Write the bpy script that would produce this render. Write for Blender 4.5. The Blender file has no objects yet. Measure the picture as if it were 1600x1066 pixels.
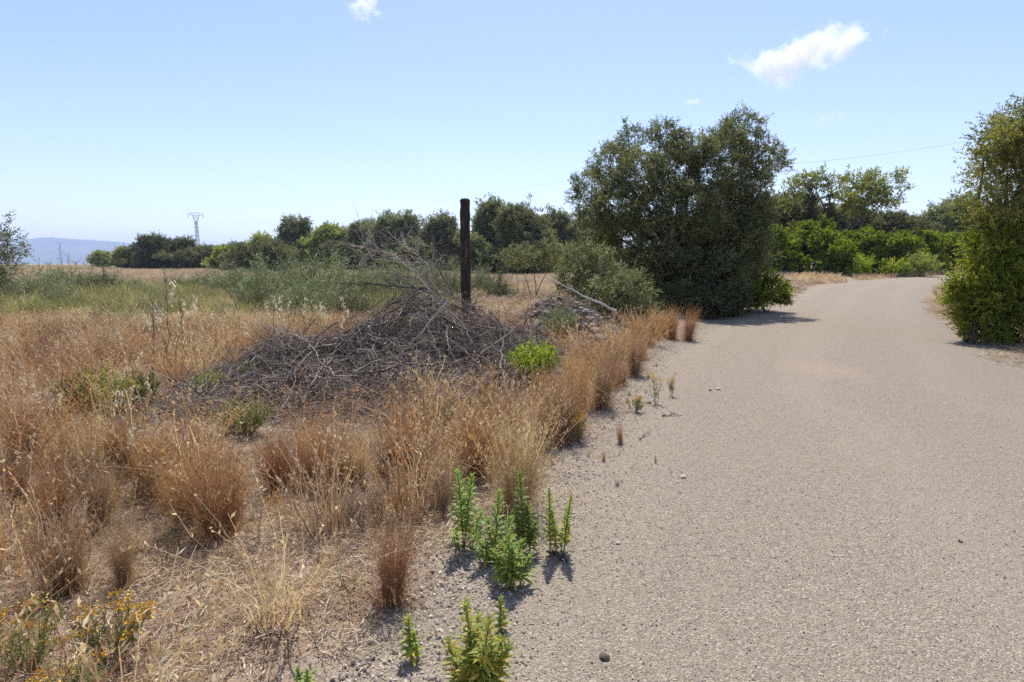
import bpy, math, random
import numpy as np
from mathutils import Vector
R = math.radians
rng = np.random.default_rng(7)
random.seed(7)
S = bpy.context.scene
COL = S.collection

# ------------------------------------------------------------------ camera, sky, sun, exposure
CAM_H, LENS, PITCH = 1.6, 20.0, R(7.75)
cd = bpy.data.cameras.new('camera'); cam = bpy.data.objects.new('camera', cd); COL.objects.link(cam)
cd.lens = LENS; cd.sensor_width = 36; cd.clip_end = 30000; cd.clip_start = 0.05
cam.location = (0, 0, CAM_H); cam.rotation_euler = (R(90) - PITCH, 0, 0)
S.camera = cam
SUN_EL, SUN_AZ = R(61), R(5)          # azimuth measured from +Y towards +X
w = bpy.data.worlds.new('World'); S.world = w; w.use_nodes = True
nt = w.node_tree; nt.nodes.clear()
sky = nt.nodes.new('ShaderNodeTexSky'); sky.sky_type = 'NISHITA'; sky.sun_disc = False
sky.sun_elevation = SUN_EL; sky.sun_rotation = SUN_AZ
sky.air_density = 1.0; sky.dust_density = 0.4; sky.ozone_density = 1.7; sky.altitude = 50
bg = nt.nodes.new('ShaderNodeBackground'); bg.inputs[1].default_value = 0.135
wo = nt.nodes.new('ShaderNodeOutputWorld')
hz = nt.nodes.new('ShaderNodeMix'); hz.data_type = 'RGBA'; hz.blend_type = 'MULTIPLY'; hz.inputs[0].default_value = 1; hz.inputs[7].default_value = (1.045, .972, 1.045, 1)
nt.links.new(sky.outputs[0], hz.inputs[6]); nt.links.new(hz.outputs[2], bg.inputs[0]); nt.links.new(bg.outputs[0], wo.inputs[0])
sl = bpy.data.lights.new('sun', 'SUN'); sl.energy = 4.6; sl.angle = R(0.55); sl.color = (1.0, 0.955, 0.89)
sun = bpy.data.objects.new('sun', sl); COL.objects.link(sun)
sd = Vector((math.sin(SUN_AZ) * math.cos(SUN_EL), math.cos(SUN_AZ) * math.cos(SUN_EL), math.sin(SUN_EL)))
sun.rotation_euler = sd.to_track_quat('Z', 'Y').to_euler(); sun.location = (0, 0, 60)
S.view_settings.view_transform = 'Standard'; S.view_settings.look = 'None'
S.view_settings.exposure = 0.42; S.view_settings.gamma = 1
S.render.engine = 'CYCLES'
S.cycles.max_bounces = 8; S.cycles.diffuse_bounces = 4; S.cycles.transmission_bounces = 5
S.cycles.volume_bounces = 2; S.cycles.transparent_max_bounces = 8
S.cycles.use_denoising = False
S.cycles.volume_step_rate = 1.0

# ------------------------------------------------------------------ pixel / terrain helpers
F = LENS / 36 * 1600; SP, CP = math.sin(PITCH), math.cos(PITCH)
def ray(px, py):
    u = (533 - py) / F; dy = CP + u * SP
    return (px - 800) / F / dy, (u * CP - SP) / dy           # x and z per metre of depth
def at(px, py, Y):
    a, b = ray(px, py); return a * Y, Y, CAM_H + b * Y
def sstep(a, b, v):
    t = np.clip((v - a) / (b - a), 0, 1); return t * t * (3 - 2 * t)
PILE = [(-1.45, 9.0, 1.34, .8, .95), (-.62, 9.3, 1.0, .6, .8), (.1, 9.4, .55, .5, .8), (-3.0, 8.0, .55, .9, .8), (-2.2, 8.4, .74, .7, .9), (-2.7, 7.0, .26, 1.1, .65), (-1.5, 7.6, .30, 1.2, .8), (-1.3, 6.5, .15, 1.3, .6), (-3.2, 6.3, .15, .8, .6), (-3.6, 5.5, .12, .6, .4), (-.2, 7.9, .16, .7, .8)]
def pile_h(x, y):
    h = 0 * x
    for cx, cy, a, sx, sy in PILE: h = np.maximum(h, a * np.exp(-((x - cx) / sx) ** 2 - ((y - cy) / sy) ** 2))
    return h
def H(x, y):
    x = np.asarray(x, float); y = np.asarray(y, float)
    z = 0.7 * sstep(20, 46, y) * sstep(0.08, 0.35, x / np.maximum(y, 1))
    off = sstep(0.2, 1.6, -(x - np.interp(y, EDY, EDX)))       # left of the road only
    near = np.exp(-(y / 60) ** 2)
    z = z + off * near * (0.035 * np.sin(x * 1.9 + 1) * np.sin(y * 1.6) + 0.02 * np.sin(x * 4.3 + y * 2.7) + .012 * np.sin(x * 9 - y * 7))
    z = z - off * 0.06 * near
    z = z + 0.38 * pile_h(x, y)
    z = z + 0.82 * np.exp(-((x - 1.15) / 1.0) ** 2 - ((y - 12.0) / .8) ** 2) + .3 * np.exp(-((x - .4) / .8) ** 2 - ((y - 11.6) / .7) ** 2)
    z = z + 0.5 * np.exp(-((x - 3.9) / 1.0) ** 2 - ((y - 16) / 1.2) ** 2)
    return z
EDX, EDY = [0, 0], [0, 1]
def ground_pt(px, py, off=0):
    a, b = ray(px, py)
    Y = np.concatenate([np.arange(1.2, 30, .02), np.arange(30, 400, .2)])
    below = CAM_H + b * Y < H(a * Y, Y)
    i = int(np.argmax(below)) if below.any() else len(Y) - 1
    return float(a * Y[i]), float(Y[i])
LE = [(557, 1066), (688, 906), (800, 800), (864, 738), (915, 674), (960, 620), (1014, 563), (1085, 515), (1160, 497), (1232, 468), (1262, 452), (1320, 442), (1400, 436), (1470, 431)]
RE = [(1700, 640), (1600, 550), (1530, 518), (1485, 492), (1466, 472), (1462, 456), (1476, 442)]
lw = [(-1.5, -2.0), (-1.0, 0.6)] + [ground_pt(*p) for p in LE[:9]]
EDX = [p[0] for p in lw] + [14.5, 18]; EDY = [p[1] for p in lw] + [29.5, 34]
lw = lw + [ground_pt(*p) for p in LE[9:]] + [(60, 58), (110, 62)]
rw = [(5.4, -2.0), (6.2, 2.0), (7.3, 5)] + [ground_pt(*p) for p in RE] + [(60, 46), (110, 50)]
lw = [p for i, p in enumerate(lw) if i == 0 or p[1] > lw[i - 1][1] - 3]
def resample(pts, n):
    P = np.array(pts, float); d = np.r_[0, np.cumsum(np.hypot(*(P[1:] - P[:-1]).T))]
    # smooth by Catmull-like: linear resample then box blur
    t = np.linspace(0, d[-1], n); Q = np.c_[np.interp(t, d, P[:, 0]), np.interp(t, d, P[:, 1])]
    for _ in range(3):
        Q[1:-1] = (Q[:-2] + 2 * Q[1:-1] + Q[2:]) / 4
    return Q
LQ, RQ = resample(lw, 260), resample(rw, 260)
print('left edge', [tuple(round(c, 1) for c in p) for p in lw]); print('right edge', [tuple(round(c, 1) for c in p) for p in rw])
ROADPOLY = np.vstack([LQ, RQ[::-1]])
def inside(x, y, poly=None):
    poly = ROADPOLY if poly is None else poly
    x = np.asarray(x); c = np.zeros(x.shape, bool); j = len(poly) - 1
    for i in range(len(poly)):
        (xi, yi), (xj, yj) = poly[i], poly[j]
        if yi != yj:
            c ^= ((yi > y) != (yj > y)) & (x < (xj - xi) * (y - yi) / (yj - yi) + xi)
        j = i
    return c
def edge_dist(x, y, line=None):
    line = LQ[::3] if line is None else line
    d = np.full(x.shape, 1e9)
    for (x0, y0), (x1, y1) in zip(line[:-1], line[1:]):
        vx, vy = x1 - x0, y1 - y0; L = vx * vx + vy * vy + 1e-9
        t = np.clip(((x - x0) * vx + (y - y0) * vy) / L, 0, 1)
        d = np.minimum(d, np.hypot(x - x0 - t * vx, y - y0 - t * vy))
    return d

# ------------------------------------------------------------------ object helpers
def tag(o, label=None, cat=None, group=None, kind=None):
    if label: o['label'] = label
    if cat: o['category'] = cat
    if group: o['group'] = group
    if kind: o['kind'] = kind
    return o
def empty(name, loc, rz=0, **k):
    o = bpy.data.objects.new(name, None); COL.objects.link(o); o.location = loc; o.rotation_euler = (0, 0, rz)
    o.empty_display_size = .1
    return tag(o, **k)
def link(name, me, parent=None, loc=(0, 0, 0), rz=0, sc=1, **k):
    o = bpy.data.objects.new(name, me); COL.objects.link(o); o.parent = parent
    o.location = loc; o.rotation_euler = (0, 0, rz)
    o.scale = (sc, sc, sc) if not isinstance(sc, (tuple, list)) else sc
    return tag(o, **k)
class Geo:
    """collects quads with a per-face tint"""
    def __init__(s): s.v = []; s.f = []; s.t = []; s.n = 0
    def add(s, v, f, t):
        s.v.append(np.asarray(v, np.float32).reshape(-1, 3)); f = np.asarray(f, np.int32).reshape(-1, 4)
        s.f.append(f + s.n); s.n += len(s.v[-1]); s.t.append(np.broadcast_to(np.asarray(t, np.float32), (len(f),)) if np.ndim(t) == 0 else np.asarray(t, np.float32))
        return s
    def mesh(s, name, mat, smooth=False):
        v = np.concatenate(s.v); f = np.concatenate(s.f); t = np.concatenate(s.t)
        me = bpy.data.meshes.new(name)
        me.vertices.add(len(v)); me.vertices.foreach_set('co', v.ravel())
        me.loops.add(f.size); me.loops.foreach_set('vertex_index', f.ravel())
        me.polygons.add(len(f)); me.polygons.foreach_set('loop_start', np.arange(0, f.size, 4, dtype=np.int32))
        a = me.attributes.new('tint', 'FLOAT', 'FACE'); a.data.foreach_set('value', t.astype(np.float32))
        if smooth: me.polygons.foreach_set('use_smooth', np.ones(len(f), bool))
        me.update(calc_edges=True); me.validate()
        if mat: me.materials.append(mat)
        return me
def norm(v): return v / np.maximum(np.linalg.norm(v, axis=-1, keepdims=True), 1e-9)
def tubes(g, P, rad, sides=4, tint=0.5):
    P = np.asarray(P, float); N, K, _ = P.shape
    rad = np.broadcast_to(rad, (N, K))
    T = norm(np.gradient(P, axis=1)); ref = np.where(np.abs(T[..., 2:]) > .8, np.array([1., 0, 0]), np.array([0, 0, 1.]))
    ref = np.broadcast_to(ref[:, :1], T.shape)
    A = norm(np.cross(T, ref)); B = np.cross(T, A)
    an = np.arange(sides) * 2 * np.pi / sides
    V = P[:, :, None] + rad[:, :, None, None] * (A[:, :, None] * np.cos(an)[:, None] + B[:, :, None] * np.sin(an)[:, None])
    i = np.arange(K - 1)[:, None]; j = np.arange(sides)[None]; jn = (j + 1) % sides
    f = np.stack([i * sides + j, i * sides + jn, (i + 1) * sides + jn, (i + 1) * sides + j], -1).reshape(-1, 4)
    Fa = (np.arange(N)[:, None, None] * (K * sides) + f[None]).reshape(-1, 4)
    t = np.repeat(np.broadcast_to(tint, (N,)), len(f))
    g.add(V, Fa, t)
def strips(g, P, side, width, tint):
    P = np.asarray(P, float); N, K, _ = P.shape
    wd = np.broadcast_to(width, (N, K))[..., None]
    V = np.stack([P - side[:, None] * wd / 2, P + side[:, None] * wd / 2], 2)     # N,K,2,3
    i = np.arange(K - 1); f = np.stack([2 * i, 2 * i + 1, 2 * i + 3, 2 * i + 2], -1)
    Fa = (np.arange(N)[:, None, None] * (2 * K) + f[None]).reshape(-1, 4)
    g.add(V, Fa, np.repeat(np.broadcast_to(tint, (N,)), K - 1))
def leaves(g, base, axis, up, length, width, tint):
    """one rhombic leaf each"""
    axis = norm(axis); side = norm(np.cross(axis, up)); L = np.reshape(length, (-1, 1)); W = np.reshape(width, (-1, 1))
    nrm = np.cross(side, axis)
    V = np.stack([base, base + axis * L * .45 + side * W / 2 + nrm * W * .12, base + axis * L, base + axis * L * .45 - side * W / 2 + nrm * W * .12], 1)
    n = len(base); g.add(V, np.arange(4 * n).reshape(n, 4), tint)
def rdir(n, r=None): return norm((r or rng).normal(size=(n, 3)))

# ------------------------------------------------------------------ materials
def mat_new(name):
    m = bpy.data.materials.new(name); m.use_nodes = True; n = m.node_tree; n.nodes.clear()
    return m, n
def ramp(n, fac, stops):
    r = n.nodes.new('ShaderNodeValToRGB'); e = r.color_ramp.elements
    while len(e) < len(stops): e.new(.5)
    for el, (p, c) in zip(e, stops): el.position = p; el.color = (*c, 1)
    if fac is not None: n.links.new(fac, r.inputs[0])
    return r.outputs[0]
def noise(n, vec, scale, detail=4, rough=.55, w=None):
    t = n.nodes.new('ShaderNodeTexNoise'); t.inputs['Scale'].default_value = scale; t.inputs['Detail'].default_value = detail; t.inputs['Roughness'].default_value = rough
    if vec is not None: n.links.new(vec, t.inputs['Vector'])
    return t.outputs[0]
def mixc(n, fac, a, b, mode='MIX'):
    m = n.nodes.new('ShaderNodeMix'); m.data_type = 'RGBA'; m.blend_type = mode
    for s, v in ((m.inputs[0], fac), (m.inputs[6], a), (m.inputs[7], b)):
        if hasattr(v, 'links') or hasattr(v, 'is_output'): n.links.new(v, s)
        elif isinstance(v, tuple): s.default_value = (*v, 1)
        else: s.default_value = v
    return m.outputs[2]
def mth(n, op, a, b=None, c=None, clamp=False):
    m = n.nodes.new('ShaderNodeMath'); m.operation = op; m.use_clamp = clamp
    for s, v in zip(m.inputs, (a, b, c)):
        if v is None: continue
        if isinstance(v, (int, float)): s.default_value = v
        else: n.links.new(v, s)
    return m.outputs[0]
def attr(n, name):
    a = n.nodes.new('ShaderNodeAttribute'); a.attribute_name = name; return a.outputs['Fac']
def posn(n): return n.nodes.new('ShaderNodeNewGeometry').outputs['Position']
def leaf_mat(name, stops, trans=.4, tcol=(1.0, 1.0, .6), rough=.55, patch=None, spec=.3, varscale=1.2):
    m, n = mat_new(name)
    c = ramp(n, attr(n, 'tint'), stops)
    oi = n.nodes.new('ShaderNodeObjectInfo')
    v = n.nodes.new('ShaderNodeHueSaturation'); n.links.new(c, v.inputs['Color'])
    n.links.new(mth(n, 'MULTIPLY_ADD', oi.outputs['Random'], .5, .78), v.inputs['Value'])
    n.links.new(mth(n, 'MULTIPLY_ADD', oi.outputs['Random'], .03, .485), v.inputs['Hue'])
    c = v.outputs[0]
    if patch:                                   # (scale, colour, lo, hi): patches of another growth colour
        pn = noise(n, posn(n), patch[0], 3)
        f = n.nodes.new('ShaderNodeMapRange'); f.inputs[1].default_value = patch[2]; f.inputs[2].default_value = patch[3]; n.links.new(pn, f.inputs[0])
        c = mixc(n, f.outputs[0], c, patch[1])
    p = n.nodes.new('ShaderNodeBsdfPrincipled'); n.links.new(c, p.inputs['Base Color']); p.inputs['Roughness'].default_value = rough
    p.inputs['Specular IOR Level'].default_value = spec
    t = n.nodes.new('ShaderNodeBsdfTranslucent'); n.links.new(mixc(n, 1.0, c, tcol, 'MULTIPLY'), t.inputs[0])
    mx = n.nodes.new('ShaderNodeMixShader'); mx.inputs[0].default_value = trans
    n.links.new(p.outputs[0], mx.inputs[1]); n.links.new(t.outputs[0], mx.inputs[2])
    o = n.nodes.new('ShaderNodeOutputMaterial'); n.links.new(mx.outputs[0], o.inputs[0])
    return m
def solid_mat(name, stops, rough=.85, nscale=20, bump=.3, bdist=.01, stretch=None, spec=.25):
    m, n = mat_new(name)
    tc = n.nodes.new('ShaderNodeTexCoord').outputs['Object']
    if stretch:
        mp = n.nodes.new('ShaderNodeMapping'); mp.inputs['Scale'].default_value = stretch; n.links.new(tc, mp.inputs[0]); tc = mp.outputs[0]
    ns = noise(n, tc, nscale, 5, .65)
    f = mth(n, 'ADD', mth(n, 'MULTIPLY', mth(n, 'SUBTRACT', ns, .5), 1.6), attr(n, 'tint'), clamp=True)
    c = ramp(n, f, stops)
    p = n.nodes.new('ShaderNodeBsdfPrincipled'); n.links.new(c, p.inputs['Base Color']); p.inputs['Roughness'].default_value = rough
    p.inputs['Specular IOR Level'].default_value = spec
    b = n.nodes.new('ShaderNodeBump'); b.inputs['Strength'].default_value = bump; b.inputs['Distance'].default_value = bdist
    n.links.new(ns, b.inputs['Height']); n.links.new(b.outputs[0], p.inputs['Normal'])
    o = n.nodes.new('ShaderNodeOutputMaterial'); n.links.new(p.outputs[0], o.inputs[0])
    return m
M = {}
M['dry'] = leaf_mat('dry_grass', [(0, (0.25, 0.158, 0.088)), (0.35, (0.426, 0.284, 0.154)), (0.7, (0.582, 0.42, 0.242)), (1, (0.78, 0.651, 0.433))], .45, (1, .95, .85), .6, patch=(.45, (.52, .40, .24), .5, .8))
M['dryred'] = leaf_mat('dry_grass_russet', [(0, (0.223, 0.115, 0.057)), (0.4, (0.382, 0.207, 0.094)), (0.75, (0.53, 0.322, 0.149)), (1, (0.678, 0.506, 0.287))], .45, (1, .95, .83), .6)
M['straw'] = leaf_mat('straw', [(0, (.13, .085, .06)), (.3, (.31, .21, .135)), (.7, (.50, .38, .255)), (1, (.72, .61, .46))], .25, (1, .9, .75), .6)
M['greengrass'] = leaf_mat('green_grass', [(0, (0.135, 0.156, 0.06)), (0.5, (0.257, 0.252, 0.108)), (1, (0.486, 0.408, 0.204))], .4, (1, 1, .6), .55)
M['broom'] = leaf_mat('grey_green_stems', [(0, (0.11, 0.136, 0.066)), (0.5, (0.221, 0.241, 0.125)), (1, (0.414, 0.394, 0.229))], .35, (1, 1, .7), .55)
M['olive'] = leaf_mat('olive_leaves', [(0, (0.08, 0.093, 0.043)), (0.5, (0.167, 0.179, 0.081)), (1, (0.365, 0.344, 0.194))], 0.42, (1, 1, .5), .5, spec=.22)
M['olivegrey'] = leaf_mat('grey_olive_leaves', [(0, (0.128, 0.146, 0.069)), (0.5, (0.234, 0.255, 0.127)), (1, (0.422, 0.421, 0.24))], 0.42, (1, 1, .6), .5, spec=.22)
M['oliveyel'] = leaf_mat('wild_olive_leaves', [(0, (0.139, 0.164, 0.043)), (0.5, (0.296, 0.318, 0.085)), (1, (0.573, 0.554, 0.182))], 0.5, (1, 1, .5), .5, spec=.22)
M['mastic'] = leaf_mat('mastic_leaves', [(0, (0.08, 0.113, 0.012)), (0.5, (0.193, 0.251, 0.023)), (1, (0.385, 0.414, 0.052))], 0.5, (1, 1, .4), .5, spec=.22)
M['bright'] = leaf_mat('bright_leaves', [(0, (0.166, 0.246, 0.03)), (0.5, (0.281, 0.369, 0.05)), (1, (0.545, 0.519, 0.09))], .55, (1, 1, .4), .45)
M['inula'] = leaf_mat('fleabane_leaves', [(0, (0.149, 0.238, 0.06)), (0.5, (0.253, 0.367, 0.09)), (0.85, (0.437, 0.475, 0.12)), (1, (0.667, 0.562, 0.13))], .45, (1, 1, .5), .45)
M['flower'] = leaf_mat('yellow_petals', [(0, (.55, .25, .01)), (.5, (.75, .42, .01)), (1, (.85, .60, .03))], .25, (1, .9, .4), .6)
M['oat'] = leaf_mat('oat_husks', [(0, (.50, .42, .26)), (1, (.80, .74, .56))], .4, (1, .95, .8), .5)
M['stemgreen'] = leaf_mat('plant_stems', [(0, (.12, .10, .04)), (1, (.22, .24, .08))], .1)
M['bark'] = solid_mat('bark', [(0, (.035, .028, .022)), (.5, (.10, .085, .068)), (1, (.20, .175, .145))], nscale=9, stretch=(1, 1, .3), bdist=.03)
M['twig'] = solid_mat('dead_twigs', [(0, (.055, .038, .030)), (.5, (.195, .15, .118)), (1, (.46, .39, .32))], nscale=14, bump=.2)
M['palewood'] = solid_mat('bleached_wood', [(0, (.22, .18, .15)), (.5, (.42, .37, .32)), (1, (.62, .57, .51))], nscale=12, stretch=(1, 1, .2), bump=.3)
M['post'] = solid_mat('tarred_post_wood', [(0, (.010, .007, .006)), (.5, (.045, .030, .023)), (1, (.19, .14, .11))], nscale=9, stretch=(3, 3, .25), bump=.8, bdist=.012, rough=.8)
M['stone'] = solid_mat('field_stone', [(0, (.14, .10, .075)), (.5, (.31, .245, .19)), (1, (.55, .47, .39))], nscale=9, bump=.5, bdist=.02)
M['pebble'] = solid_mat('pebbles', [(0, (.10, .085, .07)), (.5, (.34, .285, .225)), (1, (.62, .54, .44))], nscale=30, bump=.2, bdist=.002)
M['steel'] = solid_mat('galvanised_steel', [(0, (.25, .26, .27)), (1, (.42, .43, .45))], nscale=3, bump=0, rough=.6)
M['concrete'] = solid_mat('grey_concrete', [(0, (.26, .26, .27)), (1, (.42, .42, .42))], nscale=5, bump=.1)
M['cable'] = solid_mat('dark_cable', [(0, (.10, .10, .11)), (1, (.2, .2, .21))], nscale=5, bump=0)

def ground_material(name, road):
    m, n = mat_new(name); pos = posn(n)
    # --- gravel chippings
    vo = n.nodes.new('ShaderNodeTexVoronoi'); vo.inputs['Scale'].default_value = 140; n.links.new(pos, vo.inputs[0])
    vo2 = n.nodes.new('ShaderNodeTexVoronoi'); vo2.inputs['Scale'].default_value = 60; n.links.new(pos, vo2.inputs[0])
    sepc = n.nodes.new('ShaderNodeSeparateColor'); n.links.new(vo.outputs['Color'], sepc.inputs[0])
    gc = ramp(n, sepc.outputs[0], [(0, (.07, .056, .042)), (.2, (.20, .162, .116)), (.6, (.315, .258, .185)), (.85, (.45, .375, .28)), (1, (.78, .68, .53))])
    big = noise(n, pos, .55, 4)
    gc = mixc(n, mth(n, 'MULTIPLY', big, .6), gc, (.33, .267, .192))
    fine = noise(n, pos, 3.5, 5, .7)
    gc = mixc(n, mth(n, 'MULTIPLY_ADD', fine, 1.2, -.3, clamp=True), gc, mixc(n, .5, gc, (.235, .19, .148)))
    mid = noise(n, pos, 22, 4, .7)
    gc = mixc(n, .28, gc, ramp(n, mid, [(.3, (.16, .132, .097)), (.5, (.27, .222, .163)), (.72, (.40, .335, .25))]))
    bump_h = mth(n, 'ADD', mth(n, 'MULTIPLY', vo.outputs['Distance'], -1.0), mth(n, 'MULTIPLY', vo2.outputs['Distance'], -.7))
    # reddish worn patch and two faint wheel tracks are real stains of the surface
    def blob(cx, cy, rx, ry, soft=1.0):
        mp = n.nodes.new('ShaderNodeMapping'); mp.vector_type = 'POINT'
        mp.inputs['Location'].default_value = (-cx / rx, -cy / ry, 0); mp.inputs['Scale'].default_value = (1 / rx, 1 / ry, 0)
        n.links.new(pos, mp.inputs[0]); l = n.nodes.new('ShaderNodeVectorMath'); l.operation = 'LENGTH'; n.links.new(mp.outputs[0], l.inputs[0])
        d = mth(n, 'ADD', l.outputs['Value'], mth(n, 'MULTIPLY', mth(n, 'SUBTRACT', fine, .5), 1.4))
        return mth(n, 'SUBTRACT', 1.0, d, clamp=True)
    if road:        # packed wheel bands and looser, darker middle
        ac = attr(n, 'across'); wv = mth(n, 'ADD', mth(n, 'SINE', mth(n, 'MULTIPLY', ac, 19.0)), mth(n, 'MULTIPLY', mth(n, 'SUBTRACT', fine, .5), 3.0))
        st = n.nodes.new('ShaderNodeMapRange'); st.inputs[1].default_value = .1; st.inputs[2].default_value = 1.6; n.links.new(wv, st.inputs[0])
        gc = mixc(n, mth(n, 'MULTIPLY', st.outputs[0], .28), gc, (.385, .318, .235))
        ag = n.nodes.new('ShaderNodeMapRange'); ag.inputs[1].default_value = .35; ag.inputs[2].default_value = 1.0; n.links.new(ac, ag.inputs[0])
        gc = mixc(n, mth(n, 'MULTIPLY', ag.outputs[0], .3), gc, (.235, .215, .18))
    px, py = ground_pt(1285, 578)
    gc = mixc(n, mth(n, 'MULTIPLY', blob(px, py, .7, 1.1), .4), gc, (.44, .30, .215))
    if not road:
        # --- dry soil with straw litter
        sn = noise(n, pos, 1.3, 6, .65); sn2 = noise(n, pos, 30, 5, .75); sn3 = noise(n, pos, 7, 5, .7)
        soil = ramp(n, sn2, [(.28, (.09, .06, .042)), (.45, (.23, .165, .115)), (.58, (.37, .28, .20)), (.75, (.54, .44, .335))])
        soil = mixc(n, mth(n, 'MULTIPLY', sn3, .5), soil, (.27, .195, .135))
        # field far off: tan with green patches
        fp = noise(n, pos, .05, 4, .6); fg = n.nodes.new('ShaderNodeMapRange'); fg.inputs[1].default_value = .48; fg.inputs[2].default_value = .62; n.links.new(fp, fg.inputs[0])
        sep = n.nodes.new('ShaderNodeSeparateXYZ'); n.links.new(pos, sep.inputs[0])
        far = mth(n, 'DIVIDE', mth(n, 'SUBTRACT', sep.outputs[1], 12), 30, clamp=True)
        soil = mixc(n, mth(n, 'MULTIPLY', far, mth(n, 'MULTIPLY', fg.outputs[0], .8)), soil, (.13, .15, .055))
        f = mth(n, 'ADD', attr(n, 'grav'), mth(n, 'MULTIPLY', mth(n, 'SUBTRACT', noise(n, pos, 5, 5, .7), .5), 1.3), clamp=True)
        col = mixc(n, f, soil, gc)
        pf = attr(n, 'litter')
        tl = ramp(n, sn2, [(.3, (.05, .036, .028)), (.6, (.15, .115, .09)), (.8, (.28, .225, .18))])
        col = mixc(n, pf, col, tl)
        hgt = mth(n, 'ADD', mth(n, 'MULTIPLY', bump_h, f), mth(n, 'MULTIPLY', mth(n, 'SUBTRACT', 1.0, f), mth(n, 'ADD', mth(n, 'MULTIPLY', sn2, 2.0), sn3)))
    else:
        col = gc; hgt = bump_h
    p = n.nodes.new('ShaderNodeBsdfPrincipled'); p.inputs['Roughness'].default_value = .9; p.inputs['Specular IOR Level'].default_value = .2
    n.links.new(col, p.inputs['Base Color'])
    b = n.nodes.new('ShaderNodeBump'); b.inputs['Strength'].default_value = 1; b.inputs['Distance'].default_value = .007; n.links.new(hgt, b.inputs['Height'])
    n.links.new(b.outputs[0], p.inputs['Normal'])
    o = n.nodes.new('ShaderNodeOutputMaterial'); n.links.new(p.outputs[0], o.inputs[0])
    return m
M['ground'] = ground_material('dry_ground', False); M['road'] = ground_material('road_chippings', True)

# ------------------------------------------------------------------ ground, road, hills
def grow(a, b, s0, k): 
    out = [a]; s = s0
    while abs(out[-1]) < abs(b): out.append(out[-1] + math.copysign(s, b)); s *= k
    return out[1:]
xs = np.array(grow(-8, -14000, .1, 1.13)[::-1] + list(np.arange(-8, 12.01, .09)) + grow(12, 14000, .1, 1.13))
ys = np.array(grow(-2, -400, .1, 1.3)[::-1] + list(np.arange(-2, 15.01, .09)) + grow(15, 14000, .1, 1.07))
X, Yg = np.meshgrid(xs, ys); Z = H(X, Yg)
nx, ny = len(xs), len(ys); idx = np.arange(nx * ny).reshape(ny, nx)
inr = inside(X.ravel(), Yg.ravel()).reshape(X.shape)
q = np.stack([idx[:-1, :-1], idx[:-1, 1:], idx[1:, 1:], idx[1:, :-1]], -1).reshape(-1, 4)
g = Geo(); g.add(np.stack([X, Yg, Z], -1), q, .5)
me = g.mesh('ground', M['ground'], True)
d = edge_dist(X.ravel(), Yg.ravel()); dr = edge_dist(X.ravel(), Yg.ravel(), RQ[::3]); 
sgn = np.where(inr.ravel(), 1, -1)
gr = np.maximum(sstep(-.55, .12, sgn * d), sstep(-.35, .1, sgn * dr))
gr = np.maximum(gr, .0 * np.exp(-((X.ravel() - 1.1) / 1.5) ** 2 - ((Yg.ravel() - 11.8) / 1.3) ** 2))
a = me.attributes.new('grav', 'FLOAT', 'POINT'); a.data.foreach_set('value', gr.astype(np.float32))
a = me.attributes.new('litter', 'FLOAT', 'POINT'); a.data.foreach_set('value', np.maximum(np.clip(pile_h(X, Yg).ravel() * 4, 0, 1), .75 * np.exp(-((X.ravel() - 1.1) / 1.4) ** 2 - ((Yg.ravel() - 11.8) / 1.2) ** 2)).astype(np.float32))
link('ground', me, kind='structure')
# road sheet: a constant 6 mm above the ground
NC = 40; t = np.linspace(0, 1, NC)[None, :, None]
Cx = LQ[:, None] * (1 - t) + RQ[:, None] * t
zz = H(Cx[..., 0], Cx[..., 1]) + .006
idx = np.arange(260 * NC).reshape(260, NC)
q = np.stack([idx[:-1, :-1], idx[:-1, 1:], idx[1:, 1:], idx[1:, :-1]], -1).reshape(-1, 4)
g = Geo(); g.add(np.dstack([Cx, zz[..., None]]), q, .5); me = g.mesh('road', M['road'], True); a = me.attributes.new('across', 'FLOAT', 'POINT'); a.data.foreach_set('value', np.broadcast_to(t[..., 0], Cx.shape[:2]).astype(np.float32).ravel().copy()); link('road', me, kind='structure')
# distant hills
m, n = mat_new('far_hills'); p = n.nodes.new('ShaderNodeBsdfPrincipled'); p.inputs['Roughness'].default_value = 1; p.inputs['Specular IOR Level'].default_value = 0
n.links.new(ramp(n, noise(n, posn(n), .004, 5), [(.35, (.05, .07, .04)), (.6, (.10, .11, .07)), (.75, (.2, .18, .14))]), p.inputs['Base Color'])
o = n.nodes.new('ShaderNodeOutputMaterial'); n.links.new(p.outputs[0], o.inputs[0]); M['hill'] = m
hx = [-200, -60, 0, 40, 60, 85, 105, 135, 150, 170, 195, 215, 240, 290, 340, 400]
hy = [392, 384, 383, 381, 376, 377, 373.5, 378, 377, 379.5, 380, 382, 388, 399, 407, 412]
NX, NYh = 300, 24
pxs = np.linspace(-200, 400, NX); DY = 6500.
tops = np.interp(pxs, hx, hy) - .8 + 1.0 * np.sin(pxs * .16) + .5 * np.sin(pxs * .47 + 1)
V = np.zeros((NYh, NX, 3))
for j in range(NYh):
    s = j / (NYh - 1); prof = math.sin(math.pi * s) ** .8
    for i, (px, py) in enumerate(zip(pxs, tops)):
        x0, _, z0 = at(px, py, DY); yy = DY - 1400 + 2800 * s
        V[j, i] = (x0 + 60 * math.sin(j * 1.3 + i * .1), yy, max(z0, 0) * prof * (1 + (.12 * math.sin(i * .33 + j * .9) * abs(math.cos(math.pi * s)))) - 3)
idx = np.arange(NYh * NX).reshape(NYh, NX)
q = np.stack([idx[:-1, :-1], idx[:-1, 1:], idx[1:, 1:], idx[1:, :-1]], -1).reshape(-1, 4)
g = Geo(); g.add(V, q, .5); link('hills', g.mesh('hills', M['hill'], True), kind='structure')

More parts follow.
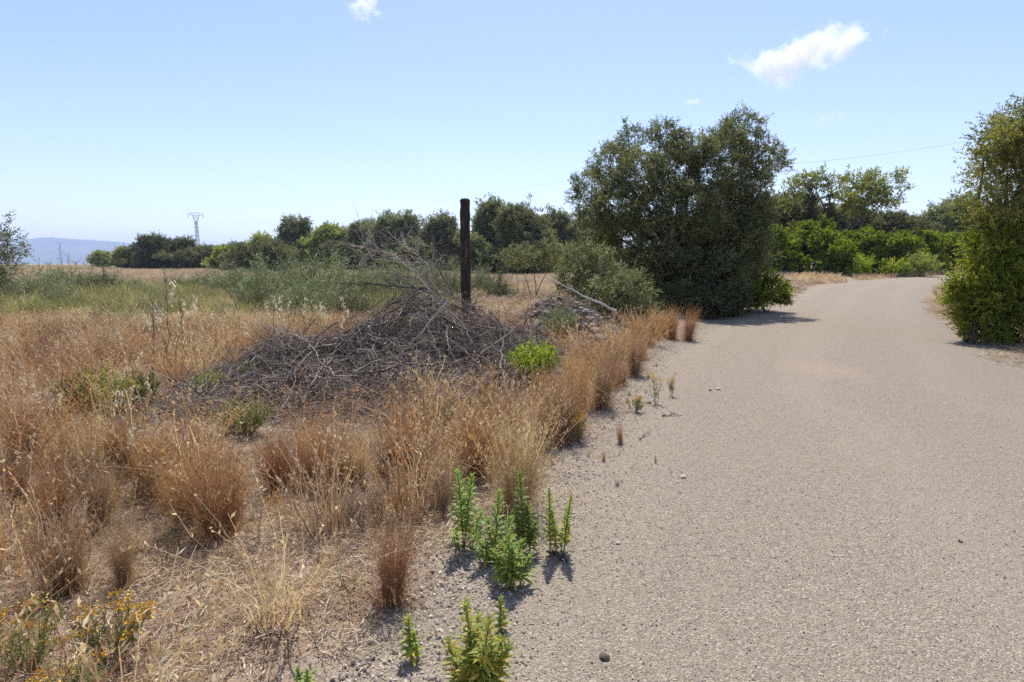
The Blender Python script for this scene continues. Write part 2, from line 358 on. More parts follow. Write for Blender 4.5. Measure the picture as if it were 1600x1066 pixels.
# ------------------------------------------------------------------ trees and shrubs
def to_blob(px, py, rx, ry, Y, dy=0, rd=None):
    """an ellipsoid of foliage: its outline in the picture and its depth Y+dy"""
    x, y, z = at(px, py, Y + dy); k = (Y + dy) / F
    return (x, y, z, rx * k, (rd if rd else rx * k), ry * k)
def foliage(g, blobs, dens, leafL, leafW, spray=.35, per=22, r=None, upb=.25, shell=.55, droop=0., clump=.33, jit=.16):
    """leafy sprays gathered in clumps through the ellipsoids; dens = clumps per square metre of ellipsoid surface"""
    r = r or rng; allc = []
    for (cx, cy, cz, rx, ry, rz) in blobs:
        area = 4 * math.pi * (((rx * ry) ** 1.6 + (rx * rz) ** 1.6 + (ry * rz) ** 1.6) / 3) ** (1 / 1.6)
        nc = max(3, int(area * dens))
        dcl = rdir(nc, r); rad = shell + (1 - shell) * r.random(nc) ** .6
        rad *= 1 + jit * r.normal(size=nc)
        c = np.array([cx, cy, cz]) + dcl * rad[:, None] * np.array([rx, ry, rz])
        ns = 7
        ctr = np.repeat(c, ns, 0); dc = np.repeat(dcl, ns, 0)
        cs = clump * (.6 + .8 * r.random(nc)); o = ctr + rdir(len(ctr), r) * (np.repeat(cs, ns) * r.random(len(ctr)) ** .4)[:, None] * np.array([1, 1, .75])
        sdv = norm(dc * .6 + rdir(len(ctr), r) * .8 + np.array([0, 0, upb])); sl_ = spray * (.5 + .9 * r.random(len(ctr)))
        tint_c = np.repeat(np.clip(.45 + .2 * r.normal(size=nc), 0, 1), ns)
        k = per; tt = np.tile(np.linspace(.05, 1, k), len(o)); O = np.repeat(o, k, 0); D = np.repeat(sdv, k, 0); SL = np.repeat(sl_, k)
        b = O + D * (tt * SL)[:, None] + np.array([0, 0, -droop]) * (tt ** 2 * SL)[:, None]
        perp = rdir(len(b), r); ax = norm(D * .55 + perp * .85)
        keep = r.random(len(b)) < .9
        L = leafL * (.6 + .7 * r.random(len(b)))
        ti = np.clip(np.repeat(tint_c, k) + .22 * r.normal(size=len(b)), 0, 1)
        zmin = H(b[:, 0], b[:, 1]) * 0 - 5
        leaves(g, b[keep], ax[keep], rdir(len(b), r)[keep], L[keep], (leafW * (.7 + .6 * r.random(len(b))))[keep], ti[keep])
        allc.append(c)
    return np.concatenate(allc)
def limbs(g, base, targets, r0, r=None, sides=6, K=7, wob=.12, tint=.45):
    r = r or rng; N = len(targets); t = np.linspace(0, 1, K)[None, :, None]
    b = np.broadcast_to(base, (N, 3))[:, None]; e = np.asarray(targets)[:, None]
    L = np.linalg.norm(e - b, axis=-1, keepdims=True)
    ctrl = b + (e - b) * np.array([.3, .3, .6])
    P = b * (1 - t) ** 2 + 2 * ctrl * t * (1 - t) + e * t ** 2
    for a_ in range(3):
        P[:, :, a_] += (wob * L[..., 0] * (np.cumsum(r.normal(size=(N, K)), 1) / K) * np.sin(np.pi * t[..., 0]))
    rad = np.reshape(r0, (-1, 1)) * (1 - .88 * t[..., 0]) 
    tubes(g, P, rad, sides, tint)
    return P
def tree(name, px, Y, blobs, label, cat='tree', group=None, mat='olive', dens=5, leafL=.07, leafW=.02, seed=1, trunks=3, tr=.12, spray=.35, per=20, clump=.33, shell=.5, upb=.25, droop=0, twigs=60, bark='bark', spread=.3, jit=.16):
    r = np.random.default_rng(seed); x = at(px, 412, Y)[0]; z0 = float(H(x, Y))
    root = empty(name, (x, Y, z0), label=label, cat=cat, group=group)
    off = np.array([x, Y, z0]); bl = [(b[0] - x, b[1] - Y, b[2] - z0, *b[3:]) for b in blobs]
    g = Geo(); cl = foliage(g, bl, dens, leafL, leafW, spray, per, r, upb, shell, droop, clump, jit)
    gt = Geo(); hmax = max(b[2] for b in bl)
    bases = np.c_[spread * r.normal(size=(trunks, 2)) * .5, np.full(trunks, -.1)]
    order = r.permutation(len(bl)); forks = []
    for i, k in enumerate(order):
        b = bl[k]; bs = bases[i % trunks]; tgt = np.array([b[0], b[1], max(b[2] - b[5] * .1, .3)])
        P = limbs(gt, bs, [tgt], tr * (.6 + .5 * r.random()), r, 7, 9, .1)
        forks.append(P[0])
    fp = np.concatenate([f[3:] for f in forks])
    sel = r.choice(len(cl), min(twigs, len(cl)), replace=False)
    for s in sel:
        d_ = np.linalg.norm(fp - cl[s], axis=1) + .3 * np.maximum(fp[:, 2] - cl[s][2], 0) * 3; b0 = fp[np.argmin(d_)]
        limbs(gt, b0, [cl[s]], max(tr * .16, .008), r, 4, 6, .12)
    if name.endswith('shrub') or name.endswith('bush'):
        link('branches' if False else 'stem', gt.mesh(name + '_stem', M[bark], True), root)
        link('foliage', g.mesh(name + '_foliage', M[mat]), root)
    else:
        link('trunk', gt.mesh(name + '_trunk', M[bark], True), root)
        link('crown', g.mesh(name + '_crown', M[mat]), root)
    return root
B = to_blob
# the big olive
Y = 19.0
blobs = [B(983, 212, 20, 26, Y, .2), B(1035, 198, 30, 20, Y, -.2), B(1155, 192, 34, 24, Y, .3), B(1135, 215, 30, 26, Y, -.4), B(1085, 222, 34, 28, Y, -.6), B(1190, 240, 34, 32, Y, .2), B(955, 250, 34, 34, Y, .3),
  B(1000, 265, 44, 36, Y, -.9), B(1055, 265, 46, 40, Y, .8), B(1115, 260, 44, 44, Y, -.8), B(1165, 280, 44, 40, Y, .9), B(925, 295, 32, 30, Y, 0), B(965, 320, 48, 36, Y, -.8),
  B(1025, 325, 52, 42, Y, 1.0), B(1080, 320, 50, 44, Y, -1.3), B(1140, 330, 54, 44, Y, .2), B(1180, 330, 30, 46, Y, -.3), B(930, 350, 34, 34, Y, .5), B(975, 372, 44, 32, Y, .6), B(1040, 380, 50, 42, Y, -1.0),
  B(1100, 385, 56, 44, Y, .9), B(1150, 385, 44, 44, Y, -.6), B(1060, 430, 56, 44, Y, -.2), B(1120, 435, 50, 40, Y, -.9), B(1010, 425, 40, 34, Y, .8), B(1150, 440, 30, 36, Y, .6), B(1120, 370, 46, 50, Y, 1.6), B(1150, 410, 46, 46, Y, 1.4), B(1080, 400, 60, 50, Y, 2.0), B(1110, 450, 60, 40, Y, 1.2), B(1170, 370, 30, 46, Y, .8)]
blobs = [(b[0], b[1], b[2] - (.26 if k < 7 else .12), b[3] * .9, b[4] * .9, b[5] * .9) if k < 18 else b for k, b in enumerate(blobs)]
tree('olive_tree', 1075, Y, blobs, 'tall multi-stemmed olive tree casting its shadow on the left edge of the road', mat='olive', dens=21, leafL=.068, leafW=.023, seed=3, trunks=6, tr=.11, per=15, clump=.17, spray=.2, shell=.66, twigs=200, spread=1.2)
# right hand olive
Y = 12.0
blobs = [B(1592, 192, 32, 28, Y, .2), B(1560, 216, 28, 22, Y, -.3), B(1538, 244, 24, 14, Y, 0), B(1625, 222, 50, 40, Y, -.3), B(1575, 262, 44, 34, Y, .4), B(1640, 280, 60, 60, Y, 0), B(1560, 320, 38, 34, Y, -.4), B(1600, 345, 44, 50, Y, .6),
  B(1680, 205, 60, 60, Y, .3), B(1720, 300, 70, 80, Y, .3), B(1680, 400, 80, 70, Y, .4), B(1590, 400, 50, 46, Y, 0), B(1610, 460, 50, 44, Y, -.2), B(1680, 480, 60, 40, Y, .2), B(1570, 450, 34, 40, Y, .5)]
tree('wild_olive_tree', 1640, Y, blobs, 'grey-green wild olive tree leaning over the right edge of the road', mat='oliveyel', dens=16, leafL=.062, leafW=.022, seed=5, trunks=4, tr=.1, per=17, clump=.22, spray=.26, shell=.4, twigs=150, spread=.8)
blobs = [B(1520, 440, 30, 30, 11.6, 0), B(1545, 390, 34, 36, 11.8, 0), B(1512, 470, 24, 22, 11.6, 0), B(1550, 470, 36, 32, 11.6, -.2), B(1590, 430, 34, 40, 11.6, -.2), B(1560, 345, 24, 24, 11.9, 0), B(1530, 497, 26, 18, 11.5), B(1575, 505, 40, 24, 11.5), B(1630, 500, 50, 34, 11.5), B(1545, 515, 34, 15, 11.4), B(1510, 500, 18, 14, 11.5), B(1600, 380, 30, 34, 11.7), B(1700, 480, 60, 50, 11.6), B(1500, 455, 14, 14, 11.6)]
tree('mastic_shrub', 1535, 11.3, blobs, 'yellow-green mastic shrub at the foot of the olive on the right of the road', 'shrub', mat='bright', dens=24, leafL=.05, leafW=.026, seed=6, tr=.02, per=16, clump=.15, spray=.15, shell=.5, twigs=40)
# shrubs round the big olive
blobs = [B(930, 420, 36, 30, 15.5), B(905, 440, 34, 28, 15.2), B(970, 450, 40, 30, 15), B(945, 462, 40, 26, 14.6), B(990, 470, 34, 20, 14.7), B(900, 405, 24, 18, 15.8)]
tree('mastic_shrub', 940, 15.2, blobs, 'rounded dusty green shrub behind the rubble heap, left of the big olive', 'shrub', mat='olivegrey', dens=20, leafL=.05, leafW=.024, seed=8, tr=.02, per=16, clump=.17, spray=.17, twigs=60)
blobs = [B(1180, 440, 24, 26, 19.5), B(1205, 455, 22, 20, 19), B(1218, 462, 16, 12, 18.6), B(1170, 462, 24, 20, 18.6)]
tree('mastic_shrub', 1190, 19, blobs, 'bright green shrub at the roadside under the right flank of the big olive', 'shrub', mat='mastic', dens=20, leafL=.06, leafW=.03, seed=9, tr=.02, per=16, clump=.17, spray=.17, twigs=40)
blobs = [B(1060, 468, 40, 24, 16.6), B(1110, 476, 34, 18, 16.8), B(1020, 480, 26, 14, 15.8), B(1140, 470, 30, 22, 17.6)]
tree('dark_shrub', 1080, 16.8, blobs, 'low dark green shrub in the shade in front of the big olive', 'shrub', mat='olive', dens=20, leafL=.06, leafW=.03, seed=10, tr=.02, per=16, clump=.17, spray=.17, twigs=40)
blobs = [B(835, 398, 22, 14, 24), B(868, 402, 24, 14, 24), B(800, 404, 22, 12, 24)]
tree('mastic_shrub', 840, 24, blobs, 'pale green shrubs in the dry grass right of the dark post', 'shrub', mat='olivegrey', dens=7, leafL=.08, leafW=.035, seed=11, tr=.03, clump=.3, twigs=30)
# bright mastic bushes at the bend
bb = [(1215, 385, 34, 36, 45, 'leftmost bright green mastic bush at the bend of the road'), (1262, 372, 36, 30, 47, 'bright mastic bush under the dark stems of the open tree at the bend'), (1300, 395, 34, 30, 44, 'bright lobed mastic bush in the middle of the hedge at the bend'),
      (1345, 388, 32, 30, 46, 'mastic bush right of the hedge middle, below the open tree'), (1388, 400, 32, 28, 45, 'dark-shaded mastic bush near the far end of the bend'), (1430, 395, 34, 28, 48, 'mastic bush beside the far end of the road'), (1465, 400, 28, 26, 50, 'last mastic bush of the hedge, next to the road on the right')]
for i, (px, py, rx, ry, Y, lab) in enumerate(bb):
    if i > 3: rx, ry, py = rx * 1.15, ry * 1.2, py - 4
    r = np.random.default_rng(40 + i); bl = []
    for k in range(11):
        ax_, ay_ = r.uniform(-1, 1), r.uniform(-1, 1)
        bl.append(B(px + ax_ * rx * .75, py + ay_ * ry * .6, rx * r.uniform(.3, .48), ry * r.uniform(.3, .5), Y, r.uniform(-1.4, 1.0)))
    for k in range(4): bl.append(B(px + (k - 1.5) * rx * .5, py + ry * .75, rx * .4, ry * .5, Y, -.4))
    tree('mastic_bush', px, Y, bl, lab, 'bush', group='bright mastic bushes at the bend', mat='mastic', dens=7, leafL=.13, leafW=.075, seed=50 + i, tr=.05, per=14, clump=.24, spray=.22, shell=.82, twigs=10)
for i, (px, py, rx, ry, lab) in enumerate([(1345, 414, 15, 12, 'small green shrub on the verge at the bend, left of the pair'), (1395, 418, 18, 11, 'feathery green shrub on the verge at the bend'), (1440, 414, 20, 12, 'grey-green shrub on the verge just before the road disappears')]):
    tree('verge_shrub', px, 42, [B(px, py, rx, ry, 42), B(px - rx * .6, py + 3, rx * .5, ry * .7, 41.6), B(px + rx * .6, py + 3, rx * .5, ry * .7, 41.8)], lab, 'shrub', mat='oliveyel' if i == 2 else 'bright', dens=4, leafL=.14, leafW=.05, seed=60 + i, tr=.03, per=14, clump=.3, twigs=8)
# open tree (sparse crown) at the bend
Y = 52
bl = [B(1240, 295, 18, 12, Y), B(1268, 280, 20, 12, Y, .5), B(1300, 285, 18, 12, Y), B(1335, 285, 20, 13, Y), B(1365, 280, 18, 13, Y), B(1390, 292, 18, 14, Y), B(1405, 275, 8, 9, Y), B(1355, 305, 26, 14, Y, 1), B(1385, 312, 20, 12, Y), B(1230, 318, 14, 10, Y), B(1315, 310, 20, 14, Y, -1), B(1265, 308, 20, 12, Y, 1), B(1340, 325, 26, 12, Y)]
tree('open_crowned_tree', 1320, Y, bl, 'sparse pale-leaved tree with an open spreading crown behind the hedge at the bend', mat='oliveyel', dens=1.45, leafL=.2, leafW=.1, seed=70, trunks=4, tr=.16, per=11, clump=.45, spray=.5, shell=.3, twigs=160, spread=3)
for i, (px, top, lab) in enumerate([(1266, 300, 'dark narrow cypress-like stem left of the open tree trunks'), (1297, 312, 'dark narrow ivy-clad trunk in front of the open tree')]):
    tree('ivy_clad_tree', px, 50, [B(px, top + k * 14, 4 + k * 2.2, 12, 50) for k in range(5)], lab, mat='olive', dens=5, leafL=.14, leafW=.09, seed=74 + i, trunks=1, tr=.1, clump=.25, spray=.25, shell=.2, twigs=10)
bl = [B(1215, 335, 30, 24, 58), B(1250, 345, 34, 22, 58), B(1330, 350, 40, 20, 58), B(1385, 355, 34, 18, 58), B(1420, 362, 26, 16, 58), B(1290, 348, 26, 20, 58), B(1300, 385, 60, 24, 58), B(1385, 388, 60, 24, 58), B(1225, 385, 40, 26, 58), B(1440, 385, 40, 24, 58)]
tree('background_tree', 1320, 58, bl, 'dark green trees massed behind the hedge at the bend', group=None, mat='olive', dens=5, leafL=.2, leafW=.09, seed=78, per=14, clump=.6, spray=.5, twigs=30, tr=.15)
bl = [B(1475, 345, 26, 26, 60), B(1500, 335, 24, 24, 60), B(1455, 362, 24, 20, 60), B(1520, 350, 30, 30, 60), B(1500, 385, 46, 26, 60), B(1455, 395, 30, 22, 60), B(1540, 380, 40, 40, 60), B(1490, 322, 12, 10, 60), B(1510, 315, 10, 8, 60)]
tree('background_tree', 1485, 60, bl, 'pale grey-green tree on the skyline left of the right-hand olive', mat='olivegrey', dens=4.0, leafL=.2, leafW=.08, seed=79, per=14, clump=.4, spray=.5, twigs=30, tr=.15)

# the tree row behind the field: (px of trunk, depth, blobs, material, label)
def crown_px(px, top, bot, wd, Y, seed, n=9):
    wd = wd * 1.2
    r = np.random.default_rng(seed); out = []
    for k in range(n):
        s = (k + .5) / n; py = top + (bot - top) * (.2 + .72 * s); half = wd * math.sqrt(max(.08, 1 - max(0, 1.15 - 2 * s) ** 2.2)) * .5
        out.append(B(px + r.uniform(-1, 1) * half * .75, py, wd * r.uniform(.12, .26), (bot - top) * r.uniform(.12, .22), Y, r.uniform(-.8, .8)))
    for _ in range(3): out.append(B(px + r.uniform(-.3, .3) * wd, top + (bot - top) * r.uniform(.12, .28), wd * r.uniform(.1, .18), (bot - top) * r.uniform(.1, .15), Y, r.uniform(-.5, .5)))
    return out
row = [(157, 397, 413, 28, 190, 'oliveyel', 'tiny round green bush on the horizon in front of the blue hills'),
  (192, 390, 411, 30, 150, 'oliveyel', 'low dark tree at the left end of the tree line'),
  (236, 371, 412, 50, 140, 'olive', 'tall rounded dark tree at the left end of the tree line'),
  (277, 374, 412, 54, 142, 'olive', 'broad rounded tree just left of the tall pylon'),
  (318, 388, 410, 40, 150, 'olivegrey', 'low scrubby tree below the tall pylon'),
  (355, 384, 410, 44, 120, 'oliveyel', 'low scrubby tree just right of the tall pylon'),
  (408, 366, 410, 38, 80, 'oliveyel', 'loose pale tree left of the high dark crown in the tree line'),
  (466, 343, 408, 56, 70, 'olivegrey', 'high dark lobed crown standing out in the left of the tree line'),
  (515, 353, 408, 70, 68, 'oliveyel', 'fresh green tree right of the high dark crown'),
  (578, 348, 410, 60, 60, 'olivegrey', 'grey-green tree left of the dead branches over the brush pile'),
  (628, 333, 412, 80, 58, 'olivegrey', 'wide dark olive behind the top of the brush pile'),
  (690, 338, 412, 66, 56, 'olivegrey', 'dark green tree directly left of the post'),
  (764, 314, 414, 44, 42, 'olivegrey', 'slim grey olive with an upright crown just right of the post'),
  (817, 316, 414, 76, 40, 'olivegrey', 'big dense grey-green olive between post and roadside olive'),
  (925, 340, 412, 90, 52, 'olivegrey', 'olive seen through the lower left of the big roadside olive'), (840, 352, 412, 60, 44, 'oliveyel', 'lighter low tree in the gap left of the roadside olive'),
  (872, 330, 412, 60, 48, 'olivegrey', 'olive half hidden behind the left side of the big roadside olive')]
for i, (px, top, bot, wd, Y, mt, lab) in enumerate(row):
    if Y <= 80: Y = Y * 1.9
    bot = max(bot, 408 + 1422 / Y)
    sc_ = Y / 50
    tree('olive_tree' if 'oliv' in lab else 'tree_in_row' if False else 'background_tree', px, Y, crown_px(px, top, bot, wd, Y, 100 + i, 20 if Y < 60 else 16), lab, group='trees along the far side of the field', mat=mt, dens=9 / max(sc_, .8) ** 1.8, leafL=.14 * sc_, leafW=.055 * sc_, seed=120 + i, per=12, clump=.28 * max(sc_, .9), spray=.3 * sc_, shell=.5, twigs=20, tr=.1 * sc_, jit=.34, upb=.6)
for i, (px, top, wd, Y, mt, lab) in enumerate([(735, 372, 50, 40, 'olivegrey', 'scrub at the foot of the tree line behind the post'), (545, 378, 70, 62, 'broom', 'grey scrub under the tree line left of the brush pile'), (440, 385, 60, 75, 'olivegrey', 'scrub under the high dark crown'), (385, 390, 60, 100, 'olivegrey', 'low scrub in the gap right of the pylon'), (650, 386, 60, 50, 'olivegrey', 'scrub below the wide dark olive'),
  (600, 375, 90, 64, 'olive', 'dark scrub filling the gap left of the wide dark olive'), (700, 370, 90, 60, 'olive', 'dark scrub filling the gap left of the post'), (790, 372, 90, 46, 'olivegrey', 'scrub between the two grey olives right of the post'), (860, 370, 80, 50, 'olive', 'dark scrub left of the big roadside olive'),
  (470, 375, 110, 78, 'olive', 'dark thicket below the high lobed crown'), (255, 390, 110, 150, 'olive', 'thicket joining the two rounded trees left of the tall pylon'), (345, 397, 130, 140, 'olive', 'long low thicket under the tall pylon'), (410, 388, 90, 95, 'olive', 'thicket between the tall pylon and the high crown'), (545, 368, 80, 70, 'olivegrey', 'grey thicket left of the dead branches')]):
    if Y <= 80: Y = Y * 1.85
    top -= 9
    tree('scrub_bush', px, Y, crown_px(px, top, 408 + 1422 / Y, wd, Y, 300 + i, 12), lab, 'bush', mat=mt, dens=7.0 / (Y / 45) ** 1.8, leafL=.14 * Y / 50, leafW=.05 * Y / 50, seed=320 + i, per=14, clump=.25 * Y / 50, spray=.25 * Y / 50, twigs=10, tr=.05)
# left edge tree
bl = [B(8, 378, 18, 14, 16), B(-15, 365, 30, 24, 16), B(18, 402, 12, 12, 16), B(0, 414, 22, 18, 16), B(-40, 400, 50, 40, 16), B(26, 386, 10, 6, 16), B(-10, 440, 24, 22, 16), B(-40, 450, 40, 30, 16)]
tree('young_olive_tree', -30, 16, bl, 'pale young olive reaching in at the left edge of the photo', mat='olivegrey', dens=6, leafL=.075, leafW=.025, seed=90, per=12, clump=.15, spray=.25, shell=.4, twigs=60, tr=.03)

# ------------------------------------------------------------------ the dark post, utility pole, pylons, cables
def lathe_mesh(name, prof, sides, mat, bend=lambda z: (0, 0), jag=0, seed=0, smooth=False):
    r = np.random.default_rng(seed); g = Geo(); K = len(prof)
    V = np.zeros((K, sides, 3)); wob = 1 + jag * r.normal(size=sides)
    for i, (rad, z) in enumerate(prof):
        bx_, by_ = bend(z)
        for j in range(sides):
            a_ = 2 * math.pi * j / sides; q_ = rad * wob[j] * (1 + jag * .4 * r.normal())
            V[i, j] = (bx_ + q_ * math.cos(a_), by_ + q_ * math.sin(a_), z)
    i = np.arange(K - 1)[:, None]; j = np.arange(sides)[None]; jn = (j + 1) % sides
    f = np.stack([i * sides + j, i * sides + jn, (i + 1) * sides + jn, (i + 1) * sides + j], -1).reshape(-1, 4)
    g.add(V, f, .5); return g.mesh(name, mat, smooth)
px_, py_, _ = at(731, 466, 11.0)
ztop = at(723, 312, 11.0)[2]; z0 = float(H(px_, 11.0))
prof = [(.1, -.15)] + [(.098 + .004 * math.sin(k * 1.7), k * (ztop - z0 - .02) / 30) for k in range(31)] + [(.088, ztop - z0), (.07, ztop - z0 + .018), (.001, ztop - z0 + .012)]
me = lathe_mesh('post', prof, 12, M['post'], lambda z: (-.0135 * z - .02 * math.sin(z * 1.2), 0), .06, 4)
link('wooden_post', me, loc=(px_, 11.0, z0), label='tall blackened wooden post standing behind the brush pile', cat='post')
Yp = 30.0
x1, _, zt = at(972, 258, Yp)
pole = empty('utility_pole', (x1, Yp, float(H(x1, Yp))), label='grey utility pole half hidden inside the big olive', cat='pole')
me = lathe_mesh('pole_shaft', [(.15, -.2), (.14, 2), (.11, zt), (.001, zt + .02)], 12, M['concrete'], smooth=False); link('shaft', me, pole)
g = Geo(); tubes(g, [[(-.7, 0, zt - .2), (.7, 0, zt - .2)]], .05, 4); link('crossarm', g.mesh('crossarm', M['steel']), pole)
for s in (-.6, .6):
    g = Geo(); tubes(g, [[(s, 0, zt - .2), (s, 0, zt + .02)]], .04, 6); link('insulator', g.mesh('insulator', M['concrete']), pole)
def cable(name, p0, p1, sag, rad, label, group=None):
    t = np.linspace(0, 1, 60)[:, None]; P = np.array(p0) * (1 - t) + np.array(p1) * t; P[:, 2] -= sag * 4 * (t * (1 - t))[:, 0]
    g = Geo(); tubes(g, P[None], rad, 5); c = P[0]
    g.v = [v - np.float32(c) for v in g.v]
    link(name, g.mesh(name, M['cable'], True), loc=tuple(c), label=label, cat='cable', group=group)
cable('overhead_cable', at(972, 268, Yp), at(1620, 199, 36), .6, .0045, 'thin overhead cable crossing the sky right of the big olive')
cable('overhead_cable', at(972, 268, Yp), at(310, 345, 160), 1.5, .0035, 'very faint overhead cable running left from the big olive towards the pylon')
def pylon(px, top, base, Y, label, scale_w=1):
    x = at(px, base, Y)[0]; zt = at(px, top, Y)[2]; root = empty('lattice_pylon', (x, Y, 0), label=label, cat='pylon', group='lattice pylons on the horizon')
    hb = zt * .85; w0, w1 = zt * .036, zt * .016; rr = zt * .0036 * scale_w; g = Geo()
    for sx in (-1, 1):
        for sy in (-1, 1): tubes(g, [[(sx * w0, sy * w0, 0), (sx * w1, sy * w1, hb)]], rr, 4)
    nb = 11
    for k in range(nb):
        a0, a1 = k / nb, (k + 1) / nb; h0, h1 = a0 * hb, a1 * hb; q0, q1 = w0 + (w1 - w0) * a0, w0 + (w1 - w0) * a1
        for s in (-1, 1):
            tubes(g, [[(-q0, s * q0, h0), (q1, s * q1, h1)], [(q0, s * q0, h0), (-q1, s * q1, h1)], [(s * q0, -q0, h0), (s * q1, q1, h1)], [(s * q0, q0, h0), (s * q1, -q1, h1)]], rr * .6, 3)
    link('tower', g.mesh('tower', M['steel']), root)
    g = Geo(); hw = zt * .155
    for s in (-1, 1):
        for e in (-1, 1): tubes(g, [[(s * w1, e * w1, hb), (s * hw * .42, e * w1 * .6, zt * .97)]], rr, 4)
        tubes(g, [[(s * w1 * .3, 0, hb * 1.0), (s * hw * .30, 0, zt * .95)]], rr * .7, 4)
    link('fork', g.mesh('fork', M['steel']), root)
    g = Geo()
    for e in (-1, 1): tubes(g, [[(-hw, 0, zt * .975), (-hw * .42, e * w1 * .6, zt), (hw * .42, e * w1 * .6, zt), (hw, 0, zt * .975)]], rr, 4)
    tubes(g, [[(-hw * .9, 0, zt * .96), (hw * .9, 0, zt * .96)]], rr * .8, 4)
    link('crossarm', g.mesh('crossarm', M['steel']), root)
    for s in (-1, 0, 1):
        g = Geo(); tubes(g, [[(s * hw * .92, 0, zt * .96), (s * hw * .92, 0, zt * .90)]], rr * 1.3, 5); link('insulator', g.mesh('insulator', M['steel']), root)
pylon(311, 333, 409, 300, 'taller lattice steel pylon with a forked top above the tree line')
pylon(96, 378, 411, 620, 'smaller lattice pylon standing in front of the blue hills', .8)

# ------------------------------------------------------------------ brush pile, rubble and dead branches
def twig_field(g, x, y, z, az, el, L, rad, K=5, wob=.18, tint=.5, sides=3, r=rng):
    N = len(x); d = np.stack([np.cos(az) * np.cos(el), np.sin(az) * np.cos(el), np.sin(el)], -1)
    t = np.linspace(0, 1, K); P = np.stack([x, y, z], -1)[:, None] + d[:, None] * (t[None, :, None] * L[:, None, None])
    P = P + np.cumsum(r.normal(size=(N, K, 3)), 1) * (wob * L / K)[:, None, None]
    tubes(g, P, rad[:, None] * (1 - .7 * t)[None], sides, tint); return P, d
def pile_twigs():
    g = Geo(); r = np.random.default_rng(21)
    n = 34000; x = r.uniform(-5.2, 1.5, n); y = r.uniform(5.6, 11, n); ph = pile_h(x, y) * (1 + .25 * np.sin(5 * x + 3 * y) * np.sin(4.3 * y - 2.2 * x))
    keep = (ph > .035) & (r.random(n) < np.clip(.35 + ph * 1.4, 0, 1)); x, y, ph = x[keep], y[keep], ph[keep]
    n = len(x); z = H(x, y) + r.random(n) ** .7 * (ph * .6 + .06)
    e = .05; gx = (pile_h(x + e, y) - pile_h(x - e, y)) / (2 * e); gy = (pile_h(x, y + e) - pile_h(x, y - e)) / (2 * e)
    az = np.where(r.random(n) < .3, np.arctan2(-gy, -gx) + r.normal(size=n) * .8, r.uniform(0, 2 * np.pi, n))
    slope = gx * np.cos(az) + gy * np.sin(az); el = np.arctan(slope) * .9 + r.normal(size=n) * .45 + .1
    L = .16 + .5 * r.random(n) ** 2.2; rad = .0026 + .0075 * r.random(n) ** 3.2
    twig_field(g, x, y, z, az, el, L, rad, 6, .42, np.clip(.60 + .33 * r.normal(size=n), 0, 1), r=r)
    # dead leaves still caught in the twigs
    k_ = r.choice(n, 2600); leaves(g, np.c_[x[k_], y[k_], H(x[k_], y[k_]) + r.random(2600) * ph[k_] * .62 + .03], rdir(2600, r), rdir(2600, r), r.uniform(.02, .05, 2600), r.uniform(.008, .018, 2600), r.uniform(.2, 1, 2600))
    # heavier forked branches
    n = 330; i = r.choice(np.nonzero((y < 9.2) & (ph > .15))[0], n); az = r.uniform(0, 2 * np.pi, n); L = r.uniform(.4, 1.3, n)
    cxx = x[i] - np.cos(az) * L / 2; cyy = y[i] - np.sin(az) * L / 2; z0 = np.maximum(H(cxx, cyy) + pile_h(cxx, cyy) * .6, 0) + .03; z1 = H(cxx + np.cos(az) * L, cyy + np.sin(az) * L) + .6 * pile_h(cxx + np.cos(az) * L, cyy + np.sin(az) * L)
    P, dd = twig_field(g, cxx, cyy, z0, az, np.arctan((z1 - z0) / L) + .10 + r.normal(size=n) * .16, L, r.uniform(.006, .02, n), 8, .2, r.uniform(.15, .8, n), 5, r)
    for k in range(5):
        j = r.integers(2, 7, n); o = P[np.arange(n), j]
        twig_field(g, o[:, 0], o[:, 1], o[:, 2], az + r.choice([-1, 1], n) * r.uniform(.4, 1, n), r.normal(size=n) * .3, r.uniform(.2, .5, n), r.uniform(.002, .005, n), 5, .16, r.uniform(.2, .8, n), 3, r)
    v = np.concatenate(g.v); c = np.array([-1.5, 8.7, 0], np.float32); g.v = [v - c]
    link('brush_pile', g.mesh('brush_pile', M['twig']), loc=(-1.5, 8.7, 0), label='long grey heap of cut dry twigs and branches beside the road', cat='brush pile')
pile_twigs()
def dead_branch(name, pts, rad, label, mat='twig', side=14, sl_=.4, seed=1, tint=.5, sub=3, cat='branch', sides=6, upz=.2):
    """a main stem through real points with side twigs"""
    r = np.random.default_rng(seed); P = np.array(pts, float); d = np.r_[0, np.cumsum(np.linalg.norm(P[1:] - P[:-1], axis=1))]
    K = 14; t = np.linspace(0, d[-1], K); Q = np.stack([np.interp(t, d, P[:, a_]) for a_ in range(3)], -1); Q[1:-1] += r.normal(size=(K - 2, 3)) * .012
    base = Q[0].copy(); Q -= base; g = Geo(); tubes(g, Q[None], rad * (1 - .75 * np.linspace(0, 1, K))[None], sides, tint)
    dirn = norm((Q[-1] - Q[0])[None])[0]
    if side:
        k = r.integers(3, K, side); o = Q[k]; dv = norm(dirn * .7 + rdir(side, r) * .8 + np.array([0, 0, upz])); L = sl_ * r.uniform(.5, 1.2, side)
        az = np.arctan2(dv[:, 1], dv[:, 0]); el = np.arcsin(dv[:, 2])
        P2, _ = twig_field(g, o[:, 0], o[:, 1], o[:, 2], az, el, L, rad * .35 * r.uniform(.6, 1, side), 6, .15, tint, 4, r)
        for _ in range(sub):
            j = r.integers(2, 6, side); o = P2[np.arange(side), j]
            twig_field(g, o[:, 0], o[:, 1], o[:, 2], az + r.normal(size=side) * .7, el + r.normal(size=side) * .5, L * .5, rad * .15 * np.ones(side), 5, .2, tint, 3, r)
    link(name, g.mesh(name, M[mat]), loc=tuple(base), label=label, cat=cat)
